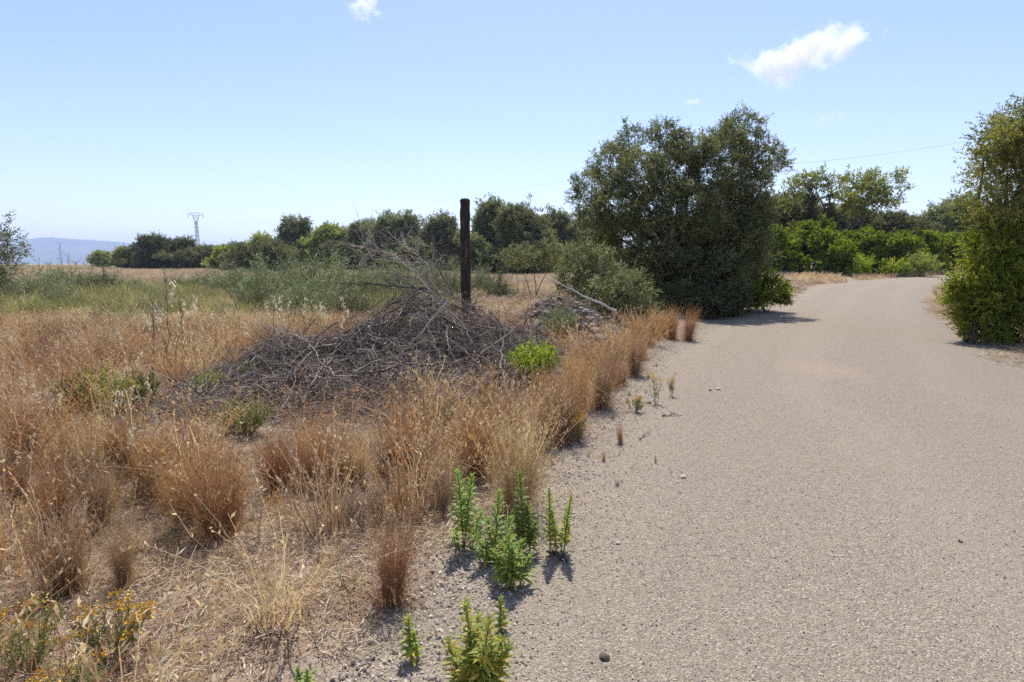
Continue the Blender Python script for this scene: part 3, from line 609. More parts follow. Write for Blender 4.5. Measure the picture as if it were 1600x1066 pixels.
A = at
dead_branch('dead_branch', [A(668, 452, 9), A(600, 446, 8.9), A(532, 443, 8.8)], .022, 'bare straight branch sticking out left from the top of the brush pile', side=7, sl_=.3, seed=2, tint=.1)
dead_branch('dead_branch', [A(672, 462, 9.0), A(655, 430, 9.1), A(618, 402, 9.2), A(560, 385, 9.3)], .02, 'grey dead branch fanning up and left over the brush pile', side=28, sl_=.42, seed=3, tint=.95, sub=4, upz=.05)
dead_branch('dead_branch', [A(668, 458, 9.2), A(672, 425, 9.3), A(650, 392, 9.4), A(622, 376, 9.5)], .018, 'pale twiggy dead branch arching over the top of the brush pile', side=28, sl_=.38, seed=4, tint=.95, sub=4, upz=0)
dead_branch('dead_branch', [A(700, 462, 9.1), A(650, 436, 9.1), A(590, 420, 9.0)], .015, 'low dead branch spreading left just above the brush pile', side=34, sl_=.4, seed=17, tint=.6, sub=4, upz=.05)
dead_branch('dead_branch', [A(655, 440, 9.3), A(675, 415, 9.4), A(692, 398, 9.4)], .01, 'thin twiggy branch reaching right towards the post', side=14, sl_=.22, seed=18, tint=.6, sub=3, upz=0)
dead_branch('dead_branch', [A(710, 465, 9.3), A(690, 425, 9.4), A(668, 385, 9.5)], .017, 'thin dead branch leaning left in front of the dark post', side=14, sl_=.4, seed=5, tint=.45)
dead_branch('dead_branch', [A(745, 480, 9.6), A(700, 455, 9.6), A(675, 440, 9.5)], .012, 'short dead branch across the foot of the post', side=12, sl_=.3, seed=6, tint=.5)
dead_branch('dead_branch', [A(700, 470, 8.2), A(640, 540, 7.9), A(600, 560, 7.7)], .013, 'pale forked branch lying down the front of the brush pile', side=10, sl_=.4, seed=7, tint=.95, upz=.1)
dead_branch('dead_branch', [A(490, 600, 6.8), A(440, 622, 6.7), A(395, 650, 6.5)], .02, 'thick grey branch on the low left end of the brush pile', side=10, sl_=.5, seed=8, tint=.55, upz=0)
dead_branch('dead_branch', [A(400, 635, 6.4), A(470, 612, 6.7), A(520, 640, 6.6)], .013, 'pale curved branch lying in front of the left end of the pile', side=6, sl_=.3, seed=12, tint=.9, upz=0)
dead_branch('dead_branch', [A(460, 528, 8.6), A(420, 530, 8.5), A(400, 530, 8.4)], .012, 'short dark branch poking out left of the middle of the pile', side=5, sl_=.25, seed=9, tint=.3)
dead_branch('bleached_pole', [A(962, 486, 12.2), A(905, 458, 11.9), A(850, 433, 11.6)], .03, 'long bleached branch lying across the rubble heap', mat='palewood', side=2, sl_=.35, seed=10, tint=.75, cat='branch', sides=8)
dead_branch('dry_stalk', [A(920, 505, 10.6), A(922, 470, 10.6), A(940, 432, 10.7)], .007, 'thin pale stalk upright before the bleached branch', mat='palewood', side=3, sl_=.15, seed=11, tint=.7, cat='stalk')
x, y = ground_pt(1560, 515)
dead_branch('dead_branch', [(x + .1, y, .02), (x - .25, y + .05, .10), (x - .5, y - .05, .05)], .02, 'bleached forked dead branch on the verge under the right-hand olive', mat='palewood', side=7, sl_=.45, seed=13, tint=.6, upz=.3)
x, y = ground_pt(870, 872)
dead_branch('fallen_stick', [(x - .03, y + .03, .015), (x + .05, y - .08, .02)], .012, 'short dark stick lying at the foot of the small two-stemmed plant', side=4, sl_=.06, seed=14, tint=.1, upz=0)
x, y = ground_pt(1050, 652)
dead_branch('fallen_stick', [(x - .1, y, .012), (x + .12, y + .03, .02)], .008, 'dark twig on the gravel right of the yellow flowers', side=3, sl_=.1, seed=15, tint=.1, upz=0)
x, y = ground_pt(1000, 690)
dead_branch('fallen_stick', [(x, y, .01), (x + .12, y + .22, .012)], .005, 'thin dark twig on the gravel below the yellow flowers', side=4, sl_=.1, seed=16, tint=.1, upz=0)
def stone_mesh(seed, sub=3):
    import bmesh
    r = np.random.default_rng(seed); bm = bmesh.new(); bmesh.ops.create_icosphere(bm, subdivisions=sub, radius=1)
    cuts = rdir(9, r); lim = r.uniform(.55, .9, 9)
    for v in bm.verts:
        p = np.array(v.co)
        for c_, l_ in zip(cuts, lim):
            k = p @ c_
            if k > l_: p = p - c_ * (k - l_)
        v.co = Vector(p * (1 + .03 * r.normal()))
    me = bpy.data.meshes.new('stone'); bm.to_mesh(me); bm.free(); me.materials.append(M['stone'])
    a_ = me.attributes.new('tint', 'FLOAT', 'FACE'); a_.data.foreach_set('value', np.full(len(me.polygons), r.uniform(.3, .8), np.float32))
    return me
stones = [stone_mesh(s, 2) for s in range(8)]
r = np.random.default_rng(31)
for i in range(190):
    x = r.normal() * .8 + .95; y = 11.45 + r.normal() * .4
    if i % 3 == 0: x, y = .2 + r.uniform(-.3, 2.3), 10.9 + r.uniform(0, .8)
    s = r.uniform(.035, .075) * (1.5 if i % 9 == 0 else 1)
    o = link('rubble_stone', stones[i % 8], loc=(x, y, float(H(x, y)) + s * .25), rz=r.uniform(0, 6), sc=(s * 1.4, s, s * .65), label=('small' if s < .055 else 'larger') + ' stone ' + ('at the foot of the earth heap facing the grass' if y < 11.4 else 'on top of the earth heap under the bleached branch' if x > .9 else 'on the left slope of the earth heap behind the brush pile'), cat='stone', group='stones of the rubble heap')
    o.rotation_euler = (r.normal() * .3, r.normal() * .3, r.uniform(0, 6))
for i in range(30):
    px, py = 1190 + r.uniform(0, 60), 412 + r.uniform(-4, 6); x, y = at(px, 420, 36)[0], 36 + r.uniform(-1, 1); s = r.uniform(.1, .28)
    link('rubble_stone', stones[i % 8], loc=(x, y, float(H(x, y)) + s * .3), rz=r.uniform(0, 6), sc=(s * 1.3, s, s * .8), label='pinkish stone among the rubble beyond the big olive, left of the bend', cat='stone', group='stones beyond the big olive')
for px, py, s, ti, lab in [(1067, 748, .024, 1, 'small white stone alone on the gravel'), (1122, 610, .03, 1, 'light stone of the pair by the roadside edge'), (1110, 612, .022, 0, 'dark stone of the pair by the roadside edge'), (945, 1035, .02, 0, 'dark grey pebble at the bottom of the gravel'), (1015, 632, .025, 0, 'dark stone beside the yellow flowers'), (1500, 850, .012, 0, 'tiny dark chip on the right of the road'), (965, 852, .014, 1, 'pale pebble right of the two-stemmed plant')]:
    x, y = ground_pt(px, py); me = stones[(px * 7) % 8].copy(); me.attributes['tint'].data.foreach_set('value', np.full(len(me.polygons), 1.1 if ti else -.2, np.float32))
    link('stone', me, loc=(x, y, .006 + s * .35), rz=px, sc=(s * 1.2, s, s * .7), label=lab, cat='stone')

# ------------------------------------------------------------------ grass
def blades(g, n, h, r0, lean, width, r, tint=(.5, .2), droop=.15, K=5, hv=.35, seed_heads=0., kink=.03):
    a_ = r.uniform(0, 2 * np.pi, n); rr = r0 * np.sqrt(r.random(n)); b = np.stack([np.cos(a_) * rr, np.sin(a_) * rr, 0 * a_], -1)
    az = a_ + r.normal(size=n) * .9; ln = lean * (.25 + r.random(n) ** 1.3) * (.5 + rr / max(r0, 1e-3)); hh = h * (1 - hv * r.random(n) ** .8)
    t = np.linspace(0, 1, K)
    P = b[:, None] + np.stack([np.cos(az), np.sin(az), 0 * az], -1)[:, None] * (hh * ln)[:, None, None] * (t ** 1.6)[None, :, None]
    P[:, :, 2] += (hh[:, None] * (t - droop * ln[:, None] * 1.5 * t ** 3))
    P[:, 1:, :2] += np.cumsum(r.normal(size=(n, K - 1, 2)), 1) * kink * h / K
    side = np.stack([np.cos(a_ * 3.7), np.sin(a_ * 3.7), 0 * a_], -1)
    ti = np.clip(tint[0] + tint[1] * r.normal(size=n), 0, 1)
    strips(g, P, side, width * (1 - .65 * t)[None] * (.6 + .8 * r.random(n))[:, None], ti)
    if seed_heads:
        k = int(n * seed_heads); 
        for q_ in range(9):
            sel = r.choice(n, k); f = r.uniform(.68, 1.0, k); i0 = np.minimum((f * (K - 1)).astype(int), K - 2); fr = f * (K - 1) - i0
            o = P[sel, i0] * (1 - fr)[:, None] + P[sel, i0 + 1] * fr[:, None]
            ax = norm(rdir(k, r) * .8 + np.array([0, 0, 1.0]))
            leaves(g, o, ax, rdir(k, r), h * .045 * r.uniform(.5, 1.3, k), np.full(k, width * 1.7), np.clip(ti[sel] + .1, 0, 1))
def tuft_mesh(seed, n, h, r0, lean, width, mat, heads=.5, tint=(.5, .2), skirt=True):
    r = np.random.default_rng(seed); g = Geo(); blades(g, n, h, r0, lean, width, r, tint, hv=.7, seed_heads=heads)
    if skirt:
        blades(g, n // 3, h * .42, r0 * 1.9, lean * 3.0, width * 1.1, r, (tint[0] - .05, .25), .5, kink=.08)
        blades(g, n // 4, h * .85, r0 * 1.5, lean * 2.6, width, r, (tint[0] + .08, .25), .5, hv=.5, seed_heads=.4, kink=.09)
        blades(g, n // 8, h * .5, r0 * 2.2, 1.5, width * 1.2, r, (tint[0] + .15, .3), .75, hv=.5, kink=.12)
    return g.mesh('tuft', M[mat])
TV = {
 'tall': [tuft_mesh(400 + i, 460, 1.0, .09, .24, .0036, 'dry', .55, (.42, .26)) for i in range(4)],
 'red': [tuft_mesh(410 + i, 440, 1.0, .10, .28, .0036, 'dryred', .6, (.5, .26)) for i in range(4)],
 'short': [tuft_mesh(420 + i, 120, 1.0, .16, .7, .014, 'straw', 0, (.5, .2), False) for i in range(3)],
}
MIN = {'tall': 'tall', 'red': 'red'}
# (px, base py, top py, kind, width factor, label)
tufts = [
 (612, 945, 770, 'red', 1.0, 'russet upright grass tuft alone between the straw litter and the leafy plants'),
 (808, 800, 590, 'tall', 1.25, 'tallest golden grass tuft, behind the foremost leafy green plants'),
 (745, 750, 620, 'red', 1.1, 'russet tuft just left of the tallest golden tuft'),
 (690, 790, 700, 'tall', .9, 'thin pale tuft left of the leafy plants'),
 (612, 740, 640, 'red', 1.1, 'russet tuft below the front of the brush pile'),
 (524, 775, 650, 'red', 1.2, 'dense russet tuft in the middle of the front row'),
 (437, 770, 655, 'red', 1.2, 'russet tuft in front of the green weeds on the brush pile'),
 (345, 840, 665, 'red', 1.35, 'broad russet tuft with a dark base in the front row'),
 (290, 820, 690, 'red', 1.1, 'russet tuft left of the broad one in the front row'),
 (195, 920, 790, 'tall', .9, 'narrow golden tuft above the yellow flowers at lower left'),
 (110, 930, 760, 'tall', 1.3, 'big spreading golden tuft near the left edge, above the yellow flowers'),
 (150, 740, 650, 'red', 1.2, 'russet clump among the wild oats at the left'),
 (880, 690, 570, 'tall', 1.2, 'golden tuft beside the yellow flowers at the gravel edge'),
 (905, 640, 530, 'red', 1.2, 'orange tuft below the bright green bush'),
 (850, 660, 560, 'red', 1.1, 'orange tuft between the bright green bush and the tallest tuft'),
 (940, 640, 530, 'tall', 1.1, 'golden tuft left of the small yellow flowers at the gravel edge'),
 (990, 588, 505, 'tall', 1.1, 'tall straw-green tuft on the gravel edge right of the grey-green bush'),
 (1075, 533, 470, 'red', 1.0, 'rightmost orange tuft on the road edge before the big olive'),
 (1050, 530, 468, 'red', .9, 'orange tuft next to the rightmost one on the road edge'),
 (1022, 526, 474, 'red', 1.1, 'orange tuft left of the pair on the road edge'),
 (970, 695, 655, 'tall', .8, 'small tuft standing alone on the gravel'),
 (943, 723, 700, 'red', .8, 'tiny tuft on the gravel below the small lone one'),
 (1025, 725, 708, 'red', .5, 'wisp of dry grass on the open gravel'),
 (1048, 608, 588, 'tall', .9, 'small dark-based tuft right of the yellow flowers on the gravel edge')]
for i, (px, by, ty, kind, wf, lab) in enumerate(tufts):
    x, y = ground_pt(px, by); h = at(px, ty, y)[2] - float(H(x, y)); me = TV[kind][i % len(TV[kind])]
    s = max(h, .05); rt = (math.sin(i * 2.1) * .09, math.cos(i * 1.7) * .09, i * 1.3); o = link('grass_tuft', me, loc=(x, y, float(H(x, y)) - .01), rz=i * 1.3, sc=(s * .82 * wf, s * .82 * wf, s), label=lab, cat='grass tuft', group='dry grass tufts'); o.rotation_euler = rt
# unlabelled members of the thick band: nothing tells them apart
r = np.random.default_rng(55); band = []
poly_px = [(0, 860), (120, 870), (260, 860), (380, 835), (470, 790), (560, 775), (650, 770), (740, 765), (840, 740), (870, 700), (930, 660), (985, 600), (1010, 560), (1070, 520), (1020, 500), (960, 520), (920, 540), (860, 560), (880, 640), (780, 690), (700, 720), (560, 730), (430, 730), (300, 740), (220, 740), (120, 730), (0, 730)]
BAND = np.array([ground_pt(*p) for p in poly_px])
APRON = np.array([ground_pt(*p) for p in [(190, 705), (330, 715), (420, 715), (560, 715), (700, 690), (790, 640), (860, 620), (885, 560), (870, 520), (560, 560), (300, 610)]])
TPX, TPY = [-200, 0, 230, 330, 600, 700, 770, 850, 950, 1020, 1100], [600, 610, 668, 680, 655, 640, 590, 575, 520, 490, 470]
def cap(x, y, h):
    """the front rows are low enough to leave the brush pile in sight"""
    x = np.asarray(x, float); y = np.asarray(y, float); T = np.interp(800 + F * x / y, TPX, TPY); u = (533 - T) / F; zt = CAM_H + (u * CP - SP) / (CP + u * SP) * y
    lim = zt - H(x, y); return np.where(lim > -.05, np.minimum(h, np.maximum(lim, .1)), h)
def zone(x, y):
    p_ = 800 + F * x / y
    return 'at the gravel edge below the bright green bush' if x > -.6 and y < 7 else 'along the far gravel edge near the big olive' if x > -.6 else 'at the left edge behind the yellow flowers' if p_ < 130 else 'left of the broad dark-based tuft' if p_ < 330 else 'in the row in front of the brush pile' if p_ < 640 else 'just left of the tallest golden tuft'
k = 0
while k < 72:
    x = r.uniform(BAND[:, 0].min(), BAND[:, 0].max()); y = r.uniform(BAND[:, 1].min(), BAND[:, 1].max())
    if not inside(np.array([x]), np.array([y]), BAND)[0] or inside(np.array([x]), np.array([y]))[0]: continue
    kind = 'red' if r.random() < .62 else 'tall'; s = r.uniform(.34, .62) * (1.05 if y > 4 else .85)
    z = float(H(x, y)); d_ = float(pile_h(np.array(x), np.array(y))); s = float(cap(x, y, s))
    if s < .2: continue
    if y > 7 and r.random() < .55: continue
    if d_ > .12 or inside(np.array([x]), np.array([y]), APRON)[0]: continue
    o = link('grass_tuft', TV[kind][k % 4], loc=(x, y, z - .01), rz=r.uniform(0, 6), sc=(s * .95, s * .95, s * 1.05), label='look-alike dry tuft packed ' + zone(x, y), cat='grass tuft', group='dry grass tufts packed between brush pile and gravel')
    o.rotation_euler = (r.normal() * .08, r.normal() * .08, r.uniform(0, 6)); k += 1

r = np.random.default_rng(56); k = 0
while k < 16:
    y = r.uniform(2.6, 9.5); x = float(np.interp(y, EDY, EDX)) + r.uniform(-.15, .75) * (1 if k % 3 else .4); s = r.uniform(.05, .14)
    link('grass_sprout', TV['short'][k % 3], loc=(x, y, float(H(x, y))), rz=k, sc=(s * .7, s * .7, s), label='tiny dry grass sprout ' + ('on the near gravel' if y < 6 else 'on the gravel around the yellow flowers'), cat='grass sprout', group='tiny dry sprouts on the gravel edge'); k += 1

def scatter(name, sources, pts, rot, scl, idx_, label, cat, kind='stuff'):
    """one object whose geometry nodes put clump meshes on its points"""
    me = bpy.data.meshes.new(name + '_points'); me.vertices.add(len(pts)); me.vertices.foreach_set('co', np.asarray(pts, np.float32).ravel())
    a_ = me.attributes.new('rot', 'FLOAT_VECTOR', 'POINT'); a_.data.foreach_set('vector', np.asarray(rot, np.float32).ravel())
    a_ = me.attributes.new('scl', 'FLOAT_VECTOR', 'POINT'); a_.data.foreach_set('vector', np.asarray(scl, np.float32).ravel())
    a_ = me.attributes.new('pick', 'INT', 'POINT'); a_.data.foreach_set('value', np.asarray(idx_, np.int32))
    o = link(name, me, label=label, cat=cat, kind=kind)
    ng = bpy.data.node_groups.new(name, 'GeometryNodeTree'); ng.interface.new_socket('Geometry', in_out='INPUT', socket_type='NodeSocketGeometry'); ng.interface.new_socket('Geometry', in_out='OUTPUT', socket_type='NodeSocketGeometry')
    N = ng.nodes; gi = N.new('NodeGroupInput'); go = N.new('NodeGroupOutput'); ip = N.new('GeometryNodeInstanceOnPoints'); jn = N.new('GeometryNodeJoinGeometry')
    for k, sm in enumerate(sources):
        so = bpy.data.objects.new(name + '_clump', sm); oi = N.new('GeometryNodeObjectInfo'); oi.inputs['Object'].default_value = so; oi.inputs['As Instance'].default_value = True
        ng.links.new(oi.outputs['Geometry'], jn.inputs[0])
    def na(nm, ty):
        q_ = N.new('GeometryNodeInputNamedAttribute'); q_.data_type = ty; q_.inputs[0].default_value = nm; return q_.outputs[0]
    ng.links.new(gi.outputs[0], ip.inputs['Points']); ng.links.new(jn.outputs[0], ip.inputs['Instance']); ip.inputs['Pick Instance'].default_value = True
    ng.links.new(na('pick', 'INT'), ip.inputs['Instance Index']); ng.links.new(na('rot', 'FLOAT_VECTOR'), ip.inputs['Rotation']); ng.links.new(na('scl', 'FLOAT_VECTOR'), ip.inputs['Scale'])
    ng.links.new(ip.outputs[0], go.inputs[0])
    md = o.modifiers.new('scatter', 'NODES'); md.node_group = ng
    return o
def vnoise(x, y, s, seed):
    """smooth value noise 0..1"""
    r = np.random.default_rng(seed); G = r.random((64, 64)); u = x / s; v = y / s
    i = np.floor(u).astype(int); j = np.floor(v).astype(int); fu = u - i; fv = v - j; fu = fu * fu * (3 - 2 * fu); fv = fv * fv * (3 - 2 * fv)
    g_ = lambda a, b: G[a % 64, b % 64]
    return (g_(i, j) * (1 - fu) + g_(i + 1, j) * fu) * (1 - fv) + (g_(i, j + 1) * (1 - fu) + g_(i + 1, j + 1) * fu) * fv
def sample_field(r, n_of, y0, y1, margin=1.05):
    """random ground points inside the view cone, density per m2 n_of(y)"""
    out = []
    edges = np.geomspace(y0, y1, 14)
    for a_, b_ in zip(edges[:-1], edges[1:]):
        xm = b_ * .93 * margin + .5; area = 2 * xm * (b_ - a_); n = int(area * n_of((a_ + b_) / 2))
        out.append(np.c_[r.uniform(-xm, xm, n), r.uniform(a_, b_, n)])
    return np.concatenate(out)
r = np.random.default_rng(77)
def off_road(x, y): return ~inside(x, y) & (edge_dist(x, y) > .05)
def left_side(x, y): return x < np.interp(y, EDY, EDX)
TAUY, TAUX = LQ[:, 1], LQ[:, 0]
# bare litter zone in the near foreground
LIT = np.array([ground_pt(*p) for p in [(120, 1200), (200, 960), (330, 870), (470, 850), (590, 835), (690, 830), (690, 906), (557, 1066), (500, 1200)]])
P = sample_field(r, lambda y: 30 if y < 6 else 24 if y < 12 else 9 if y < 25 else 3.2 if y < 60 else .9 if y < 150 else .25, 1.3, 420)
x, y = P.T; ok = off_road(x, y) & (pile_h(x, y) < .10) & (np.hypot((x - 1.15) / 1.3, (y - 12) / 1.0) > 1)
ok &= ~inside(x, y, LIT) | (r.random(len(x)) < .12)
FLW = np.array([ground_pt(*p) for p in [(-60, 1200), (-60, 960), (60, 930), (250, 925), (260, 1200)]]); ok &= ~inside(x, y, np.array([ground_pt(*p) for p in [(785, 660), (890, 640), (885, 585), (790, 585)]])); ok &= ~(inside(x, y, np.array([ground_pt(*p) for p in [(85, 715), (280, 715), (270, 650), (100, 650)]])) & (r.random(len(x)) < .8)); ok &= ~inside(x, y, FLW) | (r.random(len(x)) < .02)
ok &= left_side(x, y) | (y < 14) | (r.random(len(x)) < .5)
ok &= ~((x > 3) & (y > 12) & (y < 26) & (x < 9))
ed = edge_dist(x, y); ok &= (ed > .35) | (r.random(len(x)) < .25)
x, y, ed = x[ok], y[ok], ed[ok]
gn = vnoise(x + 500, y + 500, 9, 5) * .6 + vnoise(x + 500, y + 500, 3.0, 6) * .4
# green grows in a band along the far left and towards the shrubs
pxx = 800 + F * x / y; band_g = np.maximum((1 - sstep(300, 380, pxx)) * sstep(13, 17, y) * (1 - sstep(34, 50, y)), sstep(340, 400, pxx) * (1 - sstep(690, 760, pxx)) * sstep(14, 20, y) * (1 - sstep(36, 46, y))) * sstep(.25, .6, gn + .12) 
near_g = .10 * sstep(.55, .8, vnoise(x + 500, y + 500, 1.1, 8))
green = (r.random(len(x)) < np.clip(.6 * band_g + near_g, 0, .7)) & (pxx < 760)
def place(sel, hmin, hmax, wide):
    n = sel.sum(); s = r.uniform(hmin, hmax, n) * (1 + .0035 * np.clip(y[sel], 0, 150)); return np.c_[x[sel], y[sel], H(x[sel], y[sel]) - .01], np.c_[r.normal(size=(n, 2)) * .12, r.uniform(0, 6.3, n)], np.c_[s * wide, s * wide, s]
def small_clump(seed, n, mat, tint, lean=.55, width=.006, heads=.3, r0=.16):
    rr_ = np.random.default_rng(seed); g = Geo(); blades(g, n, 1.0, r0, lean, width, rr_, tint, hv=.65, seed_heads=heads, kink=.12); return g.mesh('clump', M[mat])
src_dry = [small_clump(500 + i, 55, m_, t_, l_, .0085, .5) for i, (m_, t_, l_) in enumerate([('dry', (.55, .22), .5), ('dryred', (.5, .22), .6), ('straw', (.68, .2), .8), ('dry', (.75, .18), .7), ('dryred', (.6, .2), .45)])]
def litter_mesh(seed, n, L, wd, mat, rad=.12):
    rr_ = np.random.default_rng(seed); g = Geo(); a_ = rr_.uniform(0, 6.3, n); c = np.c_[rr_.normal(size=(n, 2)) * rad * .6, rr_.random(n) * .018 + .003]
    d_ = np.c_[np.cos(a_), np.sin(a_), rr_.normal(size=n) * .15]; l_ = L * rr_.uniform(.3, 1.3, n); t = np.linspace(-.5, .5, 3)
    Pp = c[:, None] + d_[:, None] * (l_[:, None, None] * t[None, :, None]); Pp[:, 1, :2] += rr_.normal(size=(n, 2)) * .006
    side = norm(np.cross(d_, np.array([0, 0, 1.]) + .5 * rr_.normal(size=(n, 3)))); strips(g, Pp, side, wd * rr_.uniform(.5, 1.4, (n, 1)) * np.ones((1, 3)), np.clip(rr_.normal(size=n) * .28 + .55, 0, 1)); return g.mesh('litter', M[mat])
def weed_clump(seed, n, mat, tint, h=1.0):
    rr_ = np.random.default_rng(seed); g = Geo(); a_ = rr_.uniform(0, 6.3, n); top = np.c_[np.cos(a_) * .3 * rr_.random(n), np.sin(a_) * .3 * rr_.random(n), h * rr_.uniform(.5, 1, n)]
    t = np.linspace(0, 1, 6)[None, :, None]; Pp = top[:, None] * t * np.array([1, 1, 1.]); Pp[:, 1:, :2] += np.cumsum(rr_.normal(size=(n, 5, 2)), 1) * .02
    tubes(g, Pp, .004, 3, np.clip(tint[0] + tint[1] * rr_.normal(size=n), 0, 1))
    for k in range(7):
        j = rr_.integers(2, 6, n); o = Pp[np.arange(n), j]; d_ = norm(rdir(n, rr_) * .8 + np.array([0, 0, .8])); L = rr_.uniform(.1, .3, n)
        P2 = o[:, None] + d_[:, None] * (L[:, None] * np.linspace(0, 1, 4))[..., None]; P2[:, 1:] += rr_.normal(size=(n, 3, 3)) * .012
        tubes(g, P2, .0025, 3, np.clip(tint[0] + tint[1] * rr_.normal(size=n), 0, 1))
        for e_ in (1, 2, 3, 3): leaves(g, P2[:, e_], rdir(n, rr_), rdir(n, rr_), .038 * rr_.uniform(.5, 1.2, n), .011 * np.ones(n), np.clip(tint[0] + .15 + tint[1] * rr_.normal(size=n), 0, 1))
    return g.mesh('clump', M[mat])
src_dry += [weed_clump(560, 9, 'straw', (.2, .15)), weed_clump(561, 7, 'straw', (.55, .2)), weed_clump(562, 9, 'dryred', (.3, .2)), litter_mesh(604, 70, .28, .005, 'straw', .22), litter_mesh(605, 60, .22, .005, 'straw', .2)]
src_far = [small_clump(520 + i, 60, m_, t_, l_, .03, .4, .45) for i, (m_, t_, l_) in enumerate([('dry', (.6, .22), .5), ('straw', (.6, .2), .6), ('straw', (.75, .2), .8), ('dry', (.8, .2), .5)])]
src_green = [small_clump(540 + i, 60, m_, t_, l_, w_, 0, .25) for i, (m_, t_, l_, w_) in enumerate([('greengrass', (.5, .25), .6, .02), ('broom', (.5, .25), .5, .014), ('greengrass', (.8, .2), .7, .02)])]
nearm = (~green) & (y < 14); farm = (~green) & (y >= 14)
p_, q_, s_ = place(nearm, .16, .42, 1.1); s_ = s_ * np.where(inside(p_[:, 0], p_[:, 1], LIT), .4, 1)[:, None]; big_patch = vnoise(p_[:, 0] + 900, p_[:, 1] + 900, 2.2, 12)
s_ = s_ * (.65 + .7 * big_patch)[:, None] * (.62 + .38 * sstep(6, 8.5, p_[:, 1]))[:, None] * np.where(inside(p_[:, 0], p_[:, 1], APRON), .3, 1)[:, None]
pick = np.where(r.random(len(p_)) < .42, (big_patch * 4.99).astype(int), r.integers(0, 10, len(p_)))
s_ = np.where((pick >= 8)[:, None], .8 * np.ones(3), s_ * (cap(p_[:, 0], p_[:, 1], s_[:, 2]) / s_[:, 2])[:, None])
scatter('dry_grass', src_dry, p_, q_, s_, pick, 'dry tan and russet grass covering the near field', 'grass')
p_, q_, s_ = place(farm, .28, .55, 1.5); bp = vnoise(p_[:, 0] + 900, p_[:, 1] + 900, 12, 13)
scatter('meadow_grass', src_far, p_, q_, s_ * (.7 + .5 * bp)[:, None], np.where(r.random(len(p_)) < .6, (bp * 3.99).astype(int), r.integers(0, 4, len(p_))), 'dry golden grass of the field reaching to the tree line', 'grass')
p_, q_, s_ = place(green, .45, .85, 1.0); pg = 800 + F * p_[:, 0] / p_[:, 1]; s_ = s_ * np.where((pg > 360) & (p_[:, 1] > 15), 1.0, .75 + .4 * vnoise(p_[:, 0] + 300, p_[:, 1] + 300, 2.5, 19))[:, None]
scatter('green_grass', src_green, p_, q_, s_ * np.where(p_[:, 1:2] < 12, .4, 1), r.integers(0, 3, len(p_)), 'green grass and weeds growing in bands through the dry field', 'grass')
# straw litter, everywhere near and thick in the bare zone
src_lit = [litter_mesh(600, 60, .09, .0022, 'straw'), litter_mesh(601, 50, .06, .003, 'straw'), litter_mesh(602, 40, .12, .002, 'dry'), litter_mesh(603, 22, .02, .006, 'straw')]
P = sample_field(r, lambda y: 210 if y < 4.5 else 90 if y < 8 else 25, 1.4, 14); x, y = P.T
ok = off_road(x, y) & left_side(x, y); ed = edge_dist(x, y); ok &= (r.random(len(x)) < sstep(0, .5, ed) * .9 + .1); x, y = x[ok], y[ok]
vx = r.uniform(8, 20, 16000); vy = r.uniform(8, 26, 16000); vd = edge_dist(vx, vy, RQ[::3]); k_ = ~inside(vx, vy) & (vd < 1.6) & (vx > np.interp(vy, EDY, EDX) + 2) | (inside(vx, vy) & (vd < .5) & (r.random(16000) < .35))
x = np.r_[x, vx[k_]]; y = np.r_[y, vy[k_]]; n = len(x); s = r.uniform(.6, 1.3, n) * np.where(x > 7, 1.7, 1)
scatter('straw_litter', src_lit, np.c_[x, y, H(x, y)], np.c_[r.normal(size=(n, 2)) * .1, r.uniform(0, 6.3, n)], np.c_[s, s, s], r.integers(0, 4, n), 'loose broken straw and dead leaves covering the bare ground', 'straw')
r2 = np.random.default_rng(66); n = 3000; tx = 1.0 + r2.normal(size=n) * .9; ty = 11.7 + r2.normal(size=n) * .6
ex = r2.uniform(2.2, 17, 5200); ee = np.interp(ex, EDY, EDX) + r2.normal(size=len(ex)) * .28 - .12; pa = np.array([r2.uniform(-3.4, .9, 5200), r2.uniform(5.6, 8.6, 5200)])
k_ = inside(pa[0], pa[1], APRON) | (pile_h(pa[0], pa[1]) > .02); tx = np.r_[tx, ee, pa[0][k_]]; ty = np.r_[ty, ex, pa[1][k_]]; n = len(tx); sz = np.where(np.arange(n) < 3000, 1, np.where(np.arange(n) < 8200, .28, 1.1))
g = Geo(); twig_field(g, tx, ty, H(tx, ty) + .008 + r2.random(n) * .03 * sz, r2.uniform(0, 6.3, n), r2.normal(size=n) * .12 * sz, (.08 + .3 * r2.random(n) ** 2) * sz, (.0015 + .003 * r2.random(n)) * (.5 + .5 * sz), 4, .35, np.clip(.4 + .3 * r2.normal(size=n), 0, 1), r=r2)
link('twig_litter', g.mesh('twig_litter', M['twig']), label='broken dead twigs strewn over the earth heap, round the brush pile and along the gravel edge', cat='twigs', kind='stuff')
# loose chippings on road and shoulder
def peb_mesh(seed):
    me = stone_mesh(seed, 1); me.materials.clear(); me.materials.append(M['pebble']); me.attributes['tint'].data.foreach_set('value', np.full(len(me.polygons), [.45, .6, .7, .8, .9, 1.1][seed % 6], np.float32)); return me
src_peb = [peb_mesh(s) for s in range(6)]
P = sample_field(r, lambda y: 2600 if y < 3 else 1700 if y < 4.5 else 800 if y < 7 else 250, 1.4, 11, 1.0); x, y = P.T
sg = np.where(inside(x, y), 1, -1) * edge_dist(x, y)
ok = (sg > -3) & (r.random(len(x)) < np.maximum(np.clip(.25 + .75 * np.exp(-((sg - .3) / 1.1) ** 2), 0, 1) * sstep(-.5, .1, sg), .14)) & (x < 7.5)
x, y = x[ok], y[ok]; n = len(x); s = (.0024 + .0042 * r.random(n) ** 3.5) * (1 + .9 * np.exp(-(sg[ok] / .45) ** 2))
print('pebbles', n)
